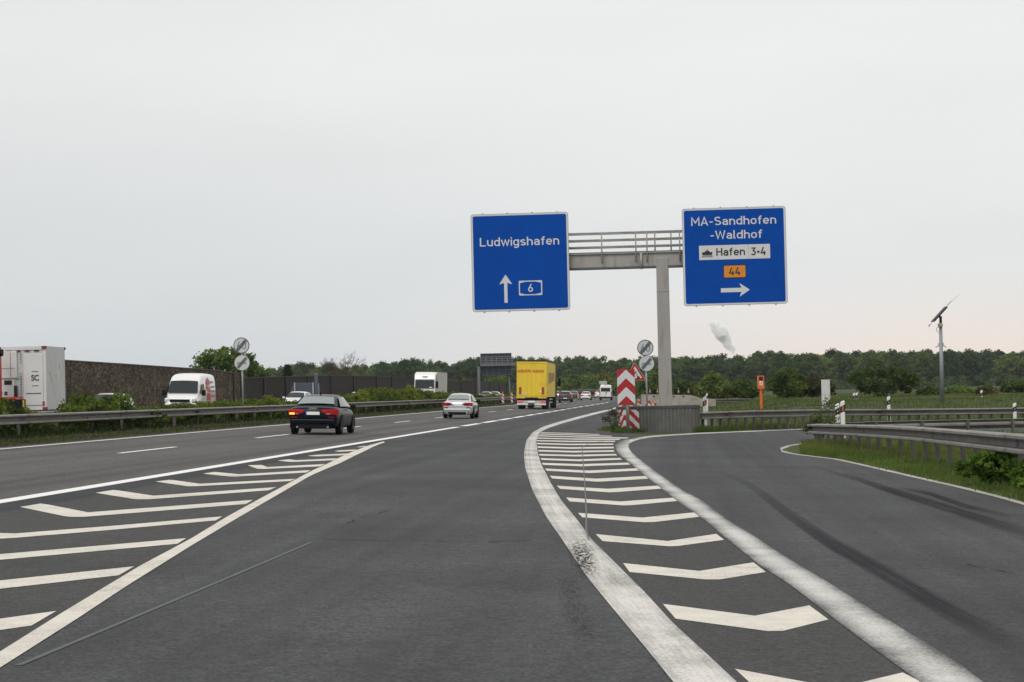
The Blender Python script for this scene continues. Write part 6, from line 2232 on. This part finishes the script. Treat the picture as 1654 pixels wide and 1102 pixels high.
    for sx in (-1, 1):
        for y in (.6, 1.95, -9.0, -14.4): wheel(o, sx * 1.0, y, .48, .34, sx, RIMD)
        MB().box((sx * 1.05, 2.9, zb - .55), (.4, .04, .5)).build('mud_flap', TRIM, o)
    RDC = mat('crane red', (.52, .030, .018), rough=.45, var=.1)
    x = on(-2, 620, Y - 1).x - p.x
    cr = MB().box((x + .02, -1.15, zb + H * .52), (.34, .42, H * .95)).build('crane', RDC, o, bevel=.03)
    MB().cyl((x + .16, -1.2, zb + H * .90), (x + .32, -1.2, zb + H * .90), .16, .16, 14).build('joint', TRIM, cr)
    MB().box((x + .45, -1.0, zb + .56), (1.35, .16, .09)).build('stabiliser', RDC, cr)
    MB().cyl((x + .92, -1.05, zb - .9), (x + .92, -1.05, zb + .54), .045, .045, 8).build('stabiliser_leg', SGREY, cr)
    MB().box((x + 1.18, -1.05, zb + .25), (.06, .05, .38)).build('lever', mat('lever yellow', (.7, .5, .03), rough=.5), cr)
    MB().box((-.35, -.85, zb + .12), (1.55, .7, .75)).build('equipment_box', TRIM, o, bevel=.03)
    cb = MB().box((0, -14.6, 1.9), (2.4, 2.1, 2.6)).build('cab', paintc('white cab paint', (.7, .7, .7)), o, bevel=.12)
    MB().box((0, -15.67, 2.35), (2.1, .04, .85)).build('windscreen', GLASS, cb)
    return o
co = container()
# the cab stands ahead of the container along the carriageway, to the left of the picture
def far_lorry():
    p = onc(974, 26.5)
    p = Vector((on(973, 620, 560).x, 560, ground(on(973, 620, 560).x, 560)))
    o = thing('lorry', 'distant grey box lorry with blue cab above the white van', 'lorry', p, -HEAD)
    MB().box((0, 0, 2.5), (2.5, 9, 2.9)).build('box_body', mat('grey lorry box', (.42, .43, .42), rough=.6, var=.1), o)
    MB().box((1.75, 1.5, 2.6), (.9, 2.4, 2.7)).build('tailboard', mat('lorry blue', (.03, .08, .34), rough=.5), o)
    for sx in (-1, 1):
        for y in (-3, 3): wheel(o, sx, y, .5, .36, sx, RIMD)
    MB().box((0, 0, .85), (1, 9, .3)).build('chassis', TRIM, o)
far_lorry()

# ------------------------------------------------------------------ steam plume and its chimney
def plume():
    Y = 1500.0
    b = on(1187, 571, Y)
    g0 = ground(b.x, Y)
    o = thing('chimney', 'slim works chimney with red and white top behind the forest', 'chimney', (b.x, Y, g0))
    h = b.z - g0 - 1.2
    MB().cyl((0, 0, 0), (0, 0, h * .7), 2.2, 1.5, 16).build('shaft', mat('chimney concrete', (.40, .38, .36), rough=.9), o, smooth_=True)
    MB().cyl((0, 0, h * .7), (0, 0, h * .88), 1.5, 1.3, 16).build('red_band', SRED, o, smooth_=True)
    MB().cyl((0, 0, h * .88), (0, 0, h), 1.3, 1.25, 16).build('white_band', WHITEP, o, smooth_=True)
    m = bpy.data.materials.new('steam')
    m.use_nodes = True
    n = m.node_tree; n.nodes.clear()
    out = n.nodes.new('ShaderNodeOutputMaterial')
    v = n.nodes.new('ShaderNodeVolumePrincipled')
    v.inputs['Color'].default_value = (1, 1, 1, 1)
    v.inputs['Density'].default_value = .22
    v.inputs['Anisotropy'].default_value = -.35
    t = n.nodes.new('ShaderNodeTexCoord')
    x = n.nodes.new('ShaderNodeTexNoise'); x.inputs['Scale'].default_value = .22; x.inputs['Detail'].default_value = 5
    n.links.new(t.outputs['Object'], x.inputs['Vector'])
    r = n.nodes.new('ShaderNodeMapRange')
    r.inputs['From Min'].default_value = .36; r.inputs['From Max'].default_value = .60
    r.inputs['To Max'].default_value = 1.1
    n.links.new(x.outputs[0], r.inputs['Value'])
    n.links.new(r.outputs[0], v.inputs['Density'])
    n.links.new(v.outputs[0], out.inputs['Volume'])
    blobs = [(1186, 569, 3), (1183, 565, 4.5), (1178, 562, 6.5), (1174, 557, 7.5), (1172, 551, 8), (1168, 546, 9.5), (1164, 541, 11), (1161, 535, 12), (1157, 531, 10.5), (1153, 527, 8), (1168, 537, 9), (1172, 543, 7)]
    bm = bmesh.new()
    for px, py, r_ in blobs:
        p = on(px, py, Y)
        bmesh.ops.create_icosphere(bm, subdivisions=3, radius=r_ * Y / F * .95, matrix=Matrix.Translation(p - b))
    me = bpy.data.meshes.new('steam_plume'); bm.to_mesh(me); bm.free()
    me.materials.append(m)
    q = bpy.data.objects.new('steam_plume', me); COL.objects.link(q); q.location = b
    rm = q.modifiers.new('remesh', 'REMESH'); rm.mode = 'VOXEL'; rm.voxel_size = .5
    tx = bpy.data.textures.new('puffs', 'CLOUDS'); tx.noise_scale = 5.0; tx.noise_depth = 3
    dm = q.modifiers.new('puff', 'DISPLACE'); dm.texture = tx; dm.strength = 5.0; dm.mid_level = .5
    q['label'] = 'small white steam plume rising behind the forest, right of the gantry post'; q['category'] = 'steam plume'; q['kind'] = 'thing'
plume()

# ------------------------------------------------------------------ air
def haze():
    m = bpy.data.materials.new('air')
    m.use_nodes = True
    n = m.node_tree; n.nodes.clear()
    out = n.nodes.new('ShaderNodeOutputMaterial')
    v = n.nodes.new('ShaderNodeVolumePrincipled')
    v.inputs['Color'].default_value = (.86, .92, 1, 1)
    v.inputs['Density'].default_value = .000065
    n.links.new(v.outputs[0], out.inputs['Volume'])
    o = MB().box((0, 720, 40), (1600, 1700, 110)).build('haze', m)
    struct(o, 'stuff')
haze()
